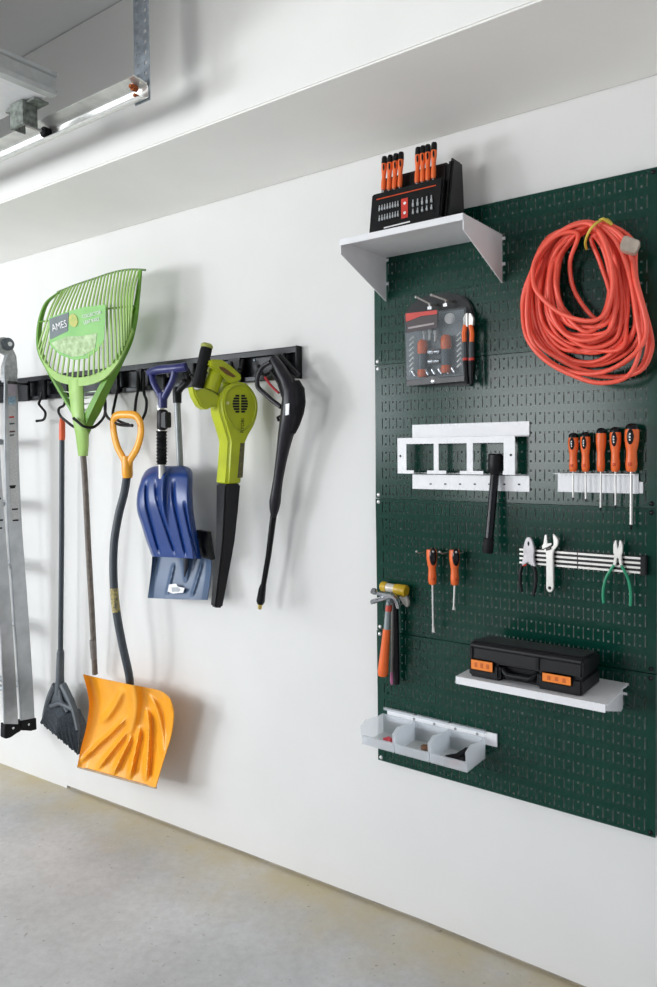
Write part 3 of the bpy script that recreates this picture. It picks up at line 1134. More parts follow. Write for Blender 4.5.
def bface(s, t):
    u, v = coons(bt, bb, bL, bR, s, t)
    # back of the scoop towards us: bulges out in its upper half, drops in at both sides
    d = .125 + .055 * math.sin(min(1, t * 1.6 + .25) * PI * .5) - .05 * max(0, t - .38) ** 1.2
    e = max(0, (s - .84) / .16)
    d -= .055 * e ** 1.5
    e = max(0, (.06 - s) / .06)
    d -= .03 * e ** 1.5
    d -= .03 * max(0, (.12 - t) / .12) ** 2
    for s0, s1, t0, t1 in ((.20, .18, .18, .93), (.36, .48, .18, .93), (.62, .70, .18, .95), (.80, .90, .40, .93)):
        if t0 - .04 < t < t1 + .04:
            sc = s0 + (s1 - s0) * max(0, (t - t0) / (t1 - t0)) ** 1.4
            f = max(0, min(1, (t - t0 + .04) / .08)) * max(0, min(1, (t1 + .04 - t) / .08))
            d -= .009 * f * math.exp(-((s - sc) / .022) ** 2)
    k = max(0, 1 - t / .72)
    d += .022 * min(1, k * 2) * math.exp(-((s - .45) / (.025 + .05 * k)) ** 2)
    return P(u, v, d)


mb = MB()
mb.sheet(bface, 72, 60, V((0, .004, 0)))
mb.build('scoop', BLUE, bs, smooth=70)

# ------------------------------------------------------------------ slate shovel behind it
SLB = mat('shovel_slate', '#4d617c', 0.38, var=0.06, scale=10)
gs = thing('snow_shovel', 'slate grey short shovel with white sticker hanging behind the blue one', 'shovel', P(178, 600, .08), 'snow shovels hung on the wall rail')
mb = MB()
gd_ = .098
mb.tube([P(*q) for q in spl([(177, 394, gd_), (181, 388, gd_), (187, 382, gd_), (187.6, 374, gd_), (184, 368, gd_), (176, 369, gd_)], 5)], .012, 10)
mb.lathe(P(177, 387, gd_), P(177.3, 403, gd_), [(0, .013), (.3, .0165), (1, .0155)], 12)
mb.build('handle', BLACK, gs)
mb = MB()
mb.tube([P(177, 398, gd_), P(179, 440, gd_), P(182, 500, .082), P(186, 560, .066)], .0118, 12)
mb.build('shaft', mat('grey_shaft', '#8f9394', 0.4, metal=.3, var=.05), gs)
gt = spl([(152, 545), (155, 540), (175, 538), (198, 534), (205, 536), (209, 542)], 5)
gb = [(147.6, 598), (178, 599.4), (207, 600)]
gL = spl([(152, 545), (152, 560), (150, 580), (147.6, 598)], 5)
gR = spl([(209, 542), (211, 562), (210, 580), (207, 600)], 5)


def gface(s, t):
    u, v = coons(gt, gb, gL, gR, s, t)
    d = .030 + .060 * t ** 1.5 + .018 * (1 - t) ** 2
    e = max(0, (abs(2 * s - 1) - .8) / .2)
    d += .03 * e * (1 - .6 * t)
    for s0, s1, t0, t1 in ((.38, .32, .45, .92), (.82, .74, .45, .94)):
        if t0 - .05 < t < t1 + .04:
            sc = s0 + (s1 - s0) * (t - t0) / (t1 - t0)
            f = max(0, min(1, (t - t0 + .05) / .08)) * max(0, min(1, (t1 + .04 - t) / .08))
            d += .008 * f * math.exp(-((s - sc) / .022) ** 2)
    k = max(0, 1 - t / .74)
    d += .04 * (k ** .7) * math.exp(-((s - .60) / (.02 + .09 * k)) ** 2)
    return P(u, v, d)


mb = MB()
mb.sheet(gface, 60, 50, V((0, .004, 0)))
mb.build('scoop', SLB, gs, smooth=70)
mb = MB()
# black moulded corner of the scoop's back wall
mb.sheet(lambda s, t: P(*lerp(lerp((196, 530), (207, 532), s), lerp((197, 556), (211, 560), s), t), .088 + .010 * math.sin(PI * s) * math.sin(PI * t)), 8, 8, V((0, .02, 0)))
mb.build('corner_guard', BLACK, gs, bevel=0)
mb = MB()
mb.tube([P(186.6, 556, .094), P(186.2, 566, .096), P(184.6, 577, .092)], [.012, .010, .002], 10)
mb.build('socket', mat('socket_dark', '#1d2530', .45), gs)
mb = MB()
sq = [(169, 584.5), (176, 583.6), (177.5, 586.5), (184.5, 588), (183, 592.8), (173, 593.6), (167.5, 591.5)]
mb.prism([P(u, v, .0905) for u, v in sq], (0, .001, 0))
sk = mb.build('sticker', WHITE_MARK, gs, smooth=0)
sk['label'] = 'white torn sticker'
mb = MB()
mb.prism([P(u, v, .0913) for u, v in ((171.5, 587.5), (178, 587.2), (180.5, 589.6), (179, 591.6), (172, 591.8))], (0, .0007, 0))
mb.build('print', mat('sticker_grey', '#a9adb1', .6), sk, smooth=0)

# ------------------------------------------------------------------ lime leaf blower, hung on its side
LIME = mat('blower_lime', '#b3bd1e', 0.32, var=0.05, scale=12, spec=.55)
BN = V((.94, -.35, 0)).normalized()
bp0 = P(234, 400, .15)


def bl_pts(pts, off=0.0):
    q = bp0 + BN * off
    return [PN(u, v, q, BN) for u, v in pts]


bw = thing('leaf_blower', 'lime green leaf blower with long black nozzle on the black rail', 'leaf blower', PN(215, 608, bp0, BN))
mb = MB()
face = spl([(222, 394), (228, 386), (238, 381.8), (248, 384), (255, 392), (258.8, 402), (258.5, 414), (255, 425), (250, 434), (246.4, 442)], 4) + [(244.6, 455), (242.8, 470), (241.5, 486), (226, 486), (227.6, 465), (229, 442)] + spl([(227.6, 436), (225, 427), (221.2, 415), (220, 404), (222, 394)], 3)[:-1]
mb.prism(bl_pts(face), -BN * .085)
mb.build('body', LIME, bw, bevel=.010, seg=3, smooth=50)
mb = MB()
ring = spl([(226, 394), (232, 387.5), (240, 385), (248, 388), (254, 396), (256, 405), (254.5, 416), (249.5, 425), (242, 431), (234, 427), (227.5, 417), (225, 405)], 4, closed=True)
mb.tube(bl_pts(ring, .001), .0035, 8, closed=True)
mb.build('housing_rim', mat('blower_lime_rim', '#9fa91d', 0.35, var=.04), bw)
mb = MB()
vc = (240.2, 403.8)
for half in (-1, 1):
    for k in range(7):
        y = -8 + k * 2.66
        w = 7.6 * math.sqrt(max(0.05, 1 - (y / 10.2) ** 2))
        u0, u1 = vc[0] + half * 1.0, vc[0] + half * w
        mb.prism(bl_pts([(u0, vc[1] + y - .95), (u1, vc[1] + y - .95), (u1, vc[1] + y + .95), (u0, vc[1] + y + .95)], .0005), BN * .0012)
v_ = mb.build('intake_vent', DARK, bw, smooth=0)
v_['label'] = 'round black slotted intake vent'
mb = MB()
mb.lathe(PN(227.6, 403, bp0, BN), PN(227.6, 403, bp0, BN) + BN * .002, [(0, .006), (1, .005)], 10)
mb.build('screw', mat('screw_pale', '#d4d890', .4), bw)
xd = PN(242, 432, bp0, BN) - PN(243, 418, bp0, BN)
text('lettering', 'RYOBI', PN(242.6, 425.6, bp0 + BN * .0058, BN), -xd, BN.cross(-xd), .017, DARK, bw)
mb = MB()
mb.prism(bl_pts([(240.4, 443), (244.8, 443), (242.6, 477.5), (237.4, 478)], .0004), BN * .0008)
mb.build('rating_label', mat('rating_label', '#6c6a3a', .6, col2='#4d4a33', scale=150), bw, smooth=0)
# black nozzle, a flattened tube narrowing to its outlet
rings = []
for ul, ur, v in [(225.4, 241.2, 484), (225.3, 240.6, 487), (224.3, 238.6, 510), (222.8, 235.4, 540), (220.2, 231, 565), (217, 225.8, 592), (215, 222.8, 608)]:
    a, b = PN(ul, v, bp0, BN), PN(ur, v, bp0, BN)
    th = .072 - .034 * (v - 486) / 122
    rings.append([a, b, b - BN * th, a - BN * th])
mb = MB()
mb.loft(rings)
mb.build('nozzle', mat('nozzle_black', '#161618', 0.3, var=.08, spec=.4), bw, bevel=.005, seg=2)
# handle
mb = MB()
g0, g1 = PN(206.6, 347.5, bp0 - BN * .04, BN), PN(197.6, 387, bp0 - BN * .04, BN)
mb.lathe(g0, g1, [(0, .018), (.08, .0195), (.5, .0185), (.9, .020), (1, .019)], 14)
mb.build('grip', RUBBER, bw)
mb = MB()
ax = (g0 - g1).normalized()
mb.lathe(g0 - ax * .002, g0 + ax * .012, [(0, .0195), (.6, .0205), (1, .016)], 14)
mb.build('grip_cap', mat('grip_cap', '#a5ab4e', .45), bw)
mb = MB()
mb.prism(bl_pts([(192.4, 385.5), (197, 391), (204, 388), (213, 391), (222, 398), (222, 408), (213, 406), (207, 410), (200.5, 406), (195, 396)], -.018), -BN * .045)
mb.build('handle_base', LIME, bw, bevel=.006)
mb = MB()
c0, c1 = PN(217, 371, bp0 - BN * .04, BN), PN(210, 391, bp0 - BN * .04, BN)
mb.lathe(c0, c1, [(0, .024), (.05, .026), (1, .027)], 16)
mb.build('motor_post', LIME, bw)
mb = MB()
ax = (c0 - c1).normalized()
mb.lathe(c0, c0 + ax * .004, [(0, .019), (1, .018)], 16)
mb.build('post_cap', BLACK, bw)
mb = MB()
mb.prism(bl_pts([(209.5, 362), (211.5, 359), (222.5, 359.6), (232, 366), (242.5, 376), (240.5, 381.5), (231, 384), (226, 379), (220.5, 372.5), (210, 366)], -.006), -BN * .07)
mb.build('battery_mount', LIME, bw, bevel=.005)
mb = MB()
mb.prism(bl_pts([(219, 366.4), (224, 367.6), (236, 376.4), (233, 377.6), (226, 374), (220, 369)], -.0055), BN * .0015)
mb.build('mount_slot', mat('slot_rust', '#6b4a1e', .6, var=.1), bw, smooth=0)

# ------------------------------------------------------------------ pressure washer gun
WD = .115
GUN = mat('gun_black', '#1a191f', 0.36, var=0.08, spec=.35)
pw = thing('pressure_washer_gun', 'black pressure washer gun with red trigger and brass tip at the rail end', 'pressure washer', P(260, 608, .08))
secs = [(273, 357.5, 3.0), (275, 361, 4.2), (280, 369, 5.2), (286.5, 380, 6.0), (291.5, 391, 7.8), (292, 402, 8.6), (291, 412, 8.6), (288.6, 424, 7.9), (285.6, 435, 6.6), (283.2, 448, 5.6), (280.8, 462, 4.8), (278, 480, 4.2), (276, 494, 4.6), (275, 502, 5.0), (274.3, 509, 4.2), (273.6, 517, 2.5)]
mb = MB()
mb.tube([P(u, v, WD - .0002 * (v - 357)) for u, v, w in secs], [w * .0038 for u, v, w in secs], 14)
mb.build('body', GUN, pw)
mb = MB()
st_ = [(295.6, 383.5, 4.6), (299, 390, 5.2), (300, 402, 5.2), (298.4, 413, 5), (295.6, 423, 4.4), (292.4, 432, 3.4)]
mb.tube([P(u - 1, v, WD - .014) for u, v, w in st_], [w * .0041 for u, v, w in st_], 10)
mb.build('grip_pad', RUBBER, pw)
mb = MB()
lo = spl([(270.5, 362, WD), (262.5, 367, WD), (258, 376, WD), (257.6, 386, WD), (264, 393, WD), (273, 401, WD), (281, 407, WD)], 5)
mb.tube([P(*q) for q in lo], .0078, 10)
mb.tube([P(271, 371, WD), P(279, 383, WD), P(283.5, 397, WD)], .0062, 8)
mb.build('trigger_guard', GUN, pw)
mb = MB()
mb.tube([P(*q) for q in spl([(265, 377, WD), (269, 383, WD), (274, 388.5, WD), (279, 393, WD)], 5)], .0042, 8)
tg = mb.build('trigger', mat('trigger_red', '#a3232d', 0.4), pw)
tg['label'] = 'dark red trigger'
mb = MB()
mb.tube([P(280, 357, WD - .03), P(287, 365, WD - .03), P(298, 376, WD - .03)], [.011, .0125, .009], 10)
mb.lathe(P(279, 355, WD - .03), P(281.6, 361, WD - .03), [(0, .009), (.3, .012), (1, .013)], 10)
mb.build('inlet', BLACK, pw)
mb = MB()
mb.tube([P(281, 416, WD), P(277.6, 417.4, WD), P(279, 421, WD)], .005, 8)
mb.build('lock_button', BLACK, pw)
mb = MB()
la = [(285.6, 404), (289.2, 403.4), (288.6, 414.6), (285.2, 415.4)]
mb.prism(pix(la, WD + .034), (0, .0015, 0))
lb_ = mb.build('maker_label', WHITE_MARK, pw, smooth=0)
mb = MB()
lw = [(273.6, 515, 2.7), (268.4, 556, 2.3), (263.6, 584, 2.2), (262.3, 589, 3.0), (260.6, 601, 3.6), (260.2, 604, 2.6)]
mb.tube([P(u, v, WD - .035) for u, v, w in lw], [w * .0041 for u, v, w in lw], 12)
mb.build('lance', BLACK_GLOSS, pw)
mb = MB()
mb.lathe(P(260.4, 603, WD - .035), P(259.7, 609, WD - .035), [(0, .0095), (.3, .0095), (.35, .0075), (1, .0065)], 10)
mb.build('nozzle_tip', BRASS, pw)

# ================================================================== things on the pegboard
FB = BD + .0015    # just in front of the pegboard face

# ------------------------------------------------------------------ white shelf at the top
sh = thing('steel_shelf', 'white steel shelf with triangular brackets at the top of the pegboard', 'shelf', (0, 0, 0))
SD = .257
sr = P(463, 212.5, SD)
slp = P(339.5, 240, SD)
SX0, SX1 = slp.x, sr.x
SZT = (sr.z + slp.z) / 2 + .001
sh.location = ((SX0 + SX1) / 2, -.1, SZT - .3)
mb = MB()
mb.box2((SX0, -SD, SZT - .004), (SX1, -FB, SZT))
mb.box2((SX0, -SD, SZT - .017), (SX1, -SD + .0025, SZT - .004))
mb.build('shelf_board', WHITE_STEEL, sh, bevel=.001)
for x in (SX0, SX1 - .0025):
    zb_ = P(497.5, 284, FB).z if x > SX0 else P(384, 302, FB).z
    mb = MB()
    mb.prism([V((x, -SD + .003, SZT - .0041)), V((x, -FB - .003, SZT - .0041)), V((x, -FB - .003, zb_)), V((x, -FB - .012, zb_ + .004)), V((x, -SD + .003, SZT - .040))], (.0025, 0, 0))
    mb.build('bracket', WHITE_STEEL, sh)
    for zz in (SZT - .012, (SZT + zb_) / 2 - .015):
        mb = MB()
        mb.box2((x, -FB - .004, zz - .006), (x + .0025, -BD - .0012, zz + .006))
        mb.box2((x + .0005, -FB - .004, zz - .004), (x + .011, -FB - .002, zz + .004))
        mb.build('hook_tab', WHITE_STEEL, sh)

# ------------------------------------------------------------------ screwdriver set in its stand
CF = .175
cx0, cx1 = P(367.5, 228, CF).x, P(457.5, 208, .10).x
zf = P(371, 194.4, CF - .02).z
zr = P(377, 182, .105).z
CB = SZT + .0005
stand = thing('screwdriver_set_stand', 'black stand of the screwdriver set on the white shelf', 'tool stand', ((cx0 + cx1) / 2, -.11, CB))
CASE = mat('case_black', '#101112', 0.42, var=.1, spec=.25)
ml = [(-CF, CB), (-CF + .022, zf), (-.118, zf - .002), (-.118, CB)]
mb = MB()
fx1 = P(441, 200, CF - .01).x
mb.prism([V((cx0, y, z)) for y, z in ml], (fx1 - cx0, 0, 0))
mb.build('front_tray', CASE, stand, bevel=.004)
mb = MB()
mb.prism([V((cx0 + .004, y, z)) for y, z in [(-.117, CB), (-.110, zr), (-.104, zr + .004), (-.070, zr + .004), (-.055, CB)]], (cx1 - cx0 - .03, 0, 0))
mb.build('back_tray', CASE, stand, bevel=.004)
mb = MB()
mb.prism([V((fx1 + .001, y, z)) for y, z in [(-.165, CB), (-.126, zr + .001), (-.118, zr + .006), (-.068, zr + .006), (-.05, CB)]], (cx1 - fx1, 0, 0))
mb.build('lid', mat('case_lid', '#0e1010', 0.42, var=.1, spec=.3), stand, bevel=.006)
fn = V((0, -(zf - CB), -.022)).normalized()      # outward normal of the sloping front
fn = V((0, -1, 0)) * (zf - CB) + V((0, 0, 1)) * .022
fn.normalize()
fp0 = V((0, -CF, CB))


def fpt(u, v, off=.001):
    return PN(u, v, fp0 + fn * off, fn)


mb = MB()
mb.prism([fpt(u, v, .0004) for u, v in [(401.4, 199.2), (408, 197.6), (408, 217.4), (401.4, 219)]], fn * .0012)
rp_ = mb.build('centre_panel', RED_PRINT, stand, smooth=0)
rp_['label'] = 'red centre panel with round emblems'
for v in (203.2, 212.8):
    mb = MB()
    q = fpt(404.7, v, .0018)
    mb.lathe(q, q + fn * .0006, [(0, .0042), (1, .0042)], 12)
    mb.build('emblem', WHITE_MARK, rp_)
mb = MB()
mb.prism([fpt(u, v, .0004) for u, v in [(376.5, 199.2), (436, 184.8), (436, 185.8), (376.5, 200.2)]], fn * .0008)
mb.build('orange_line', ORANGE_DEEP, stand, smooth=0)
mb = MB()
mb.prism([fpt(u, v, .0004) for u, v in [(384, 227.4), (410, 221), (410, 222.2), (384, 228.6)]], fn * .0008)
mb.build('white_line', WHITE_MARK, stand, smooth=0)
xd = fpt(398, 208) - fpt(379, 213)
xdu = V((1, 0, 0))
BIT = mat('bit_steel', '#cfd3d6', 0.4, metal=.4, var=.1)


def bit(u, v, h, wpx, label, grp):
    a, b = fpt(u, v + h / 2, .004), fpt(u, v - h / 2, .004)
    mb = MB()
    r = wpx * .0011
    mb.lathe(a, b, [(0, r), (.45, r), (.55, r * .6), (.9, r * .6), (1, r * .35)], 6)
    tag(mb.build('screwdriver_bit', BIT, None), label, 'bit', grp)


for row, (v0, nn) in enumerate(((206.5, 8), (216.6, 8))):
    for k in range(nn):
        u = 379.4 + k * 2.65
        lab = ('silver bit in the upper half-row beside the red panel of the set', 'silver bit in the lower half-row beside the red panel of the set')[row]
        bit(u, v0 + 1.6 - k * .66, 5.6, 2.2, lab, ('upper short bits of the screwdriver set', 'lower short bits of the screwdriver set')[row])
for row, (v0, h) in enumerate(((203.2, 7.2), (211.4, 5.2))):
    for k in range(5):
        u = 413 + k * 4.6
        lab = ('bright long bit in the top row on the lid side of the red panel', 'dull socket bit in the bottom row on the lid side of the red panel')[row]
        bit(u, v0 - k * 1.15, h, 2.6, lab, ('bright long bits of the screwdriver set', 'dull socket bits of the screwdriver set')[row])


def driver(name, label, group, top, bot, r, tip=None, tip_r=.003, tipmat=None, inlay=True, cap=True, blade='flat', cat='screwdriver', face=V((0, -1, 0)), wide=1.0):
    """Screwdriver: handle from top to bot (world points), shaft on to tip."""
    t = thing(name, label, cat, tip if tip is not None else bot, group)
    top, bot = V(top), V(bot)
    ax = bot - top
    mb = MB()
    mb.lathe(top, bot, [(.10, r * .93), (.18, r * 1.0), (.32, r * 1.0), (.46, r * .88), (.58, r * .72), (.70, r * .74), (.84, r * .82), (.96, r * .74), (1, r * .55)], 14)
    mb.build('handle', ORANGE, t)
    if cap:
        mb = MB()
        mb.lathe(top, top + ax * .12, [(0, r * .45), (.25, r * .78), (.6, r * .93), (1, r * .95)], 14)
        c = mb.build('end_cap', BLACK_GLOSS, t)
    if inlay:
        mb = MB()
        L = ax.length
        rot = Matrix((face.cross(ax.normalized()), -face, ax.normalized())).transposed()
        mb.ell(top + ax * .27 + face * r * .82, (r * .52 * wide, r * .30 * wide, L * .17 * wide), 12, 8, rot)
        i_ = mb.build('grip_inlay', BLACK_GLOSS, t)
        i_['label'] = 'black inlay in the handle'
        mb = MB()
        mb.ell(top + ax * .84 + face * r * .62, (r * .38, r * .24, L * .06), 10, 6, rot)
        mb.build('size_mark', ORANGE_DEEP, t)
        mb = MB()
        for q in (.22, .28, .34):
            mb.ell(top + ax * q + face * r * 1.10, (r * .12, r * .05, L * .022), 8, 5, rot)
        mb.build('white_mark', WHITE_MARK, t)
    if tip is not None:
        tip = V(tip)
        mb = MB()
        k = .9
        if blade == 'flat':
            sx = (tip - bot)
            mb.lathe(bot - ax * .04, bot + sx * .86, [(0, tip_r), (1, tip_r)], 10)
            mb.loft([[bot + sx * s + V((math.cos(2 * PI * j / 10) * tip_r * wx, math.sin(2 * PI * j / 10) * tip_r * wy, 0)) for j in range(10)] for s, wx, wy in ((.86, 1, 1), (.93, 1.55, .8), (1, 1.5, .3))])
            mb.build('shaft', STEEL_BRIGHT, t)
        else:
            sx = (tip - bot)
            mb.lathe(bot - ax * .04, bot + sx * .9, [(0, tip_r), (1, tip_r)], 10)
            mb.build('shaft', STEEL_BRIGHT, t)
            mb = MB()
            mb.lathe(bot + sx * .9, tip, [(0, tip_r * 1.05), (.5, tip_r * .9), (1, tip_r * .25)], 8)
            o = mb.build('tip', BLACK_GLOSS, t)
    return t


DR = [((384.6, 156.6), (383.3, 190)), ((390.4, 155.2), (388.9, 190)), ((396, 153.8), (394.2, 189)), ((401.2, 152.2), (399.8, 187.2)),
      ((418.3, 147.4), (416.9, 183)), ((423, 146), (422.4, 182)), ((428, 144.8), (427.8, 180.6)), ((434.2, 142.6), (433.4, 178.6))]
ORD = ['first', 'second', 'third', 'fourth']
for i, (a, b) in enumerate(DR):
    dd = .110 + .024
    top, bot = P(*a, dd), P(*b, dd)
    side = 'stand, counting the quartet nearer the edge of the pegboard' if i < 4 else 'stand, counting the quartet nearer the lid'
    lab = ['orange screwdriver in the outer quartet of the stand, %s from the free end', 'orange screwdriver in the quartet next to the lid of the stand, %s from the gap'][i // 4] % ORD[i % 4]
    t = thing('screwdriver', lab, 'screwdriver', bot, 'orange screwdrivers standing in the black stand')
    ax = bot - top
    r = .0082
    mb = MB()
    mb.lathe(top, bot, [(.20, r), (.34, r), (.50, r * .8), (.62, r * .66), (.74, r * .82), (.92, r * .86), (1, r * .7)], 12)
    mb.build('handle', ORANGE, t)
    mb = MB()
    mb.lathe(top, top + ax * .22, [(0, r * .75), (.2, r * .95), (1, r * 1.02)], 12)
    mb.build('end_cap', BLACK, t)
    mb = MB()
    mb.ell(top + ax * .33 + V((.002, -r * .7, 0)), (r * .4, r * .4, ax.length * .12), 10, 6)
    mb.build('grip_inlay', BLACK, t)
    mb = MB()
    mb.lathe(bot - ax * .01, bot + ax.normalized() * .012, [(0, .003), (1, .003)], 8)
    mb.build('shaft', STEEL, t)

# ------------------------------------------------------------------ carded tool kit hanging from two hooks
kit = thing('tool_kit', 'clear plastic tool kit pack with red and black header hanging on two hooks', 'tool kit', P(435, 386, .05))
KD = .070
mb = MB()
ko = [(405, 386)] + spl([(404.5, 318), (407, 309), (413, 303), (420, 298), (432, 294.5), (446, 293), (458, 294.5), (466, 298.5), (471, 305), (474, 314)], 4) + [(474, 352), (470, 386)]
mb.prism(pix(ko, KD - .036), (0, .010, 0))
mb.build('back_shell', mat('kit_black', '#0f1011', 0.4, var=.1, spec=.3), kit, bevel=.003)
CLEAR = clear_plastic('clear_cover', '#8d9496', 0.14, 0.1)
mb = MB()
mb.prism(pix([(404.4, 315), (465.5, 307.5), (464.6, 381), (406.5, 386)], KD), (0, .002, 0))
for a, b in (((404.4, 315), (465.5, 307.5)), ((465.5, 307.5), (464.6, 381)), ((464.6, 381), (406.5, 386)), ((406.5, 386), (404.4, 315))):
    mb.prism([P(*a, KD), P(*b, KD), P(*b, KD - .034), P(*a, KD - .034)], (0, 0, .0012) if abs(a[1] - b[1]) < 20 else (.0012, 0, 0))
c_ = mb.build('clear_cover', CLEAR, kit, smooth=0)
mb = MB()
mb.prism(pix([(405.5, 313.5), (437, 310), (437, 314), (421, 316), (406, 322)], KD + .0006), (0, .0006, 0))
mb.build('header_card', RED_PRINT, kit, smooth=0)
mb = MB()
mb.prism(pix([(406.5, 322.5), (421, 316.4), (437.5, 314.4), (437.5, 327.5), (407, 333)], KD + .0006), (0, .0006, 0))
bk = mb.build('header_band', mat('header_dark', '#3c2f31', .5), kit, smooth=0)
mb = MB()
mb.prism(pix([(408, 327.2), (434, 322.6), (434, 324.4), (408, 329)], KD + .0013), (0, .0005, 0))
mb.build('print', mat('header_print', '#a79c9c', .5), bk, smooth=0)
mb = MB()
mb.prism(pix([(406.8, 380.5), (422, 379), (432, 375.6), (440, 377.5), (456, 377), (464.4, 375.5), (464.4, 381), (407, 386)], KD + .004), (0, .006, 0))
cb = mb.build('base_clip', mat('kit_clip', '#2a2b2d', .35), kit, bevel=.001)
mb = MB()
q = P(433, 381, KD + .0045)
mb.lathe(q, q + V((0, -.003, 0)), [(0, .008), (.6, .007), (1, .004)], 12)
mb.build('snap', STEEL, cb)
mb = MB()
for u, v in ((446, 317), (452, 321)):
    q = P(u, v, KD + .0006)
mb.lathe(P(450, 318.5, KD + .0006), P(450, 318.5, KD + .002), [(0, .015), (1, .014)], 18)
mb.build('round_seal', mat('seal_grey', '#b3b5b4', .4, var=.1), kit)

mb = MB()
mb.prism(pix([(405.5, 333), (437.5, 327.5), (439, 312), (464, 309.5), (463.5, 375), (407, 380)], KD - .0352), (0, .0007, 0))
mb.build('insert', mat('kit_insert', '#7b8284', .45, var=.08), kit, smooth=0)
KT = KD - .0185


def inside(name, label, cat, mb, m, grp=None):
    return tag(mb.build(name, m, None), label, cat, grp)


for u, v0, v1, lab in ((422.5, 340, 377, 'red and grey driver in the clear kit pack, nearer its free edge'), (446, 335, 373, 'red and grey driver in the clear kit pack, beneath the round seal')):
    t = thing('driver', lab, 'screwdriver', P(u, v1, KT), 'drivers sealed in the clear kit pack')
    mb = MB()
    mb.lathe(P(u, v0, KT), P(u, v0 + (v1 - v0) * .38, KT), [(0, .009), (.2, .0145), (.8, .0152), (1, .012)], 12)
    mb.lathe(P(u, v0 + (v1 - v0) * .80, KT), P(u, v1, KT), [(0, .013), (.5, .015), (1, .012)], 12)
    mb.build('handle', ORANGE, t)
    mb = MB()
    mb.lathe(P(u, v0 + (v1 - v0) * .38, KT), P(u, v0 + (v1 - v0) * .80, KT), [(0, .0135), (1, .0135)], 12)
    mb.build('grip', mat('kit_grip', '#5b6265', .5), t)
for i, (u, v) in enumerate(((424.5, 333), (430, 332), (435.5, 333.5))):
    mb = MB()
    mb.lathe(P(u, v - 3, KT), P(u - .2, v + 8, KT), [(0, .006), (.3, .0062), (.32, .004), (1, .004)], 8)
    inside('screwdriver_bit', ['bright bit between the two drivers in the clear kit pack, beside the header', 'bright bit in the middle of the trio inside the clear kit pack', 'bright bit nearest the round seal inside the clear kit pack'][i], 'bit', mb, STEEL_BRIGHT, 'bits in the clear kit pack')
for i, (u, v) in enumerate(((434.5, 352), (434.5, 361.5))):
    mb = MB()
    a = P(u - 5.5, v, KT)
    b = P(u + 5.5, v - .6, KT)
    mb.lathe(a, b, [(0, .0095), (.45, .0095), (.5, .007), (1, .007)], 12)
    inside('socket', ['upper silver socket adapter inside the clear kit pack', 'lower silver socket adapter inside the clear kit pack'][i], 'socket', mb, STEEL, 'sockets in the clear kit pack')
for i in range(7):
    for s, u0 in ((0, 411.5), (1, 459)):
        v = 338 + i * 5.2 - (4.6 if s else 0)
        mb = MB()
        mb.tube([P(u0 - 2, v + 2.6, KT), P(u0 + 2, v - 1.6, KT), P(u0 + 2.2, v + .4, KT)], .0021, 6)
        inside('hex_key', ['small silver hex key in the column along the free edge of the clear kit pack', 'small silver hex key in the column under the round seal of the clear kit pack'][s], 'hex key', mb, STEEL_BRIGHT, ['hex keys along the free edge of the kit pack', 'hex keys under the seal of the kit pack'][s])
for i in range(7):
    u = 414 + i * 6.6
    v = 373.6 - i * .55
    mb = MB()
    mb.lathe(P(u - 1.4, v - 2.6, KT), P(u + 1.6, v + 3, KT), [(0, .0055), (.6, .0058), (1, .0045)], 10)
    inside('socket', 'small silver socket in the row above the black clip of the clear kit pack', 'socket', mb, STEEL, 'small sockets along the foot of the kit pack')
# combination pliers strapped to the side of the kit
pl = thing('pliers', 'orange and black handled pliers strapped beside the clear kit pack', 'pliers', P(469, 384, .06))
mb = MB()
for s in (-1, 1):
    mb.prism(pix([(468 + s * .4, 327), (468 + s * 4.8, 325), (468 + s * 5.2, 318), (468 + s * 2.8, 313.5), (468 + s * .6, 313)], KD), (0, .01, 0))
mb.build('jaws', STEEL_BRIGHT, pl, bevel=.001)
for s in (-1, 1):
    mb = MB()
    mb.tube([P(468 + s * 2.6, 325, KD - .004), P(468 + s * 4, 333, KD - .004), P(468 + s * 3.6, 343, KD - .004)], .0065, 8)
    hd = mb.build('handle', ORANGE, pl)
    mb = MB()
    mb.tube([P(468.2 + s * 3.4, 342, KD - .004), P(468.4 + s * 3.2, 359, KD - .004)], .0072, 8)
    mb.build('grip', mat('plier_grip', '#3a4042', .5), hd)
    mb = MB()
    mb.tube([P(468.4 + s * 3.2, 358, KD - .004), P(468.6 + s * 3.2, 360.5, KD - .004)], .0078, 8)
    mb.build('band', RED_PRINT, hd)
    mb = MB()
    mb.tube([P(468.6 + s * 3.2, 360.5, KD - .004), P(469 + s * 2.8, 374, KD - .004), P(469.6 + s * 2.2, 384, KD - .004)], [.0074, .007, .005], 8)
    mb.build('handle_end', BLACK, hd)
for i, (a, b, c) in enumerate((((416, 297, KD + .035), (429, 303.5, KD + .001), (430, 308, KD + .002)), ((431.5, 295, KD + .035), (445.5, 300, KD + .001), (445.5, 305, KD + .002)))):
    t = thing('peg_hook', ['bright wire hook holding the clear kit pack, nearer its free edge', 'bright wire hook holding the clear kit pack, nearer the pliers'][i], 'hook', P(*b), 'wire hooks holding the kit pack')
    mb = MB()
    mb.tube([P(*a), P(*b), P(*c)], .0028, 8)
    mb.ell(P(*a), (.004,) * 3, 8, 6)
    mb.tube([P(*b), P(*b) + V((0, .05, 0))], .0026, 8)
    mb.build('wire', STEEL_BRIGHT, t)
    mb = MB()
    mb.box2(tuple(P(*c) + V((-.006, 0, -.004))), tuple(P(*c) + V((.006, -.003, .004))))
    mb.build('stop', STEEL, t)

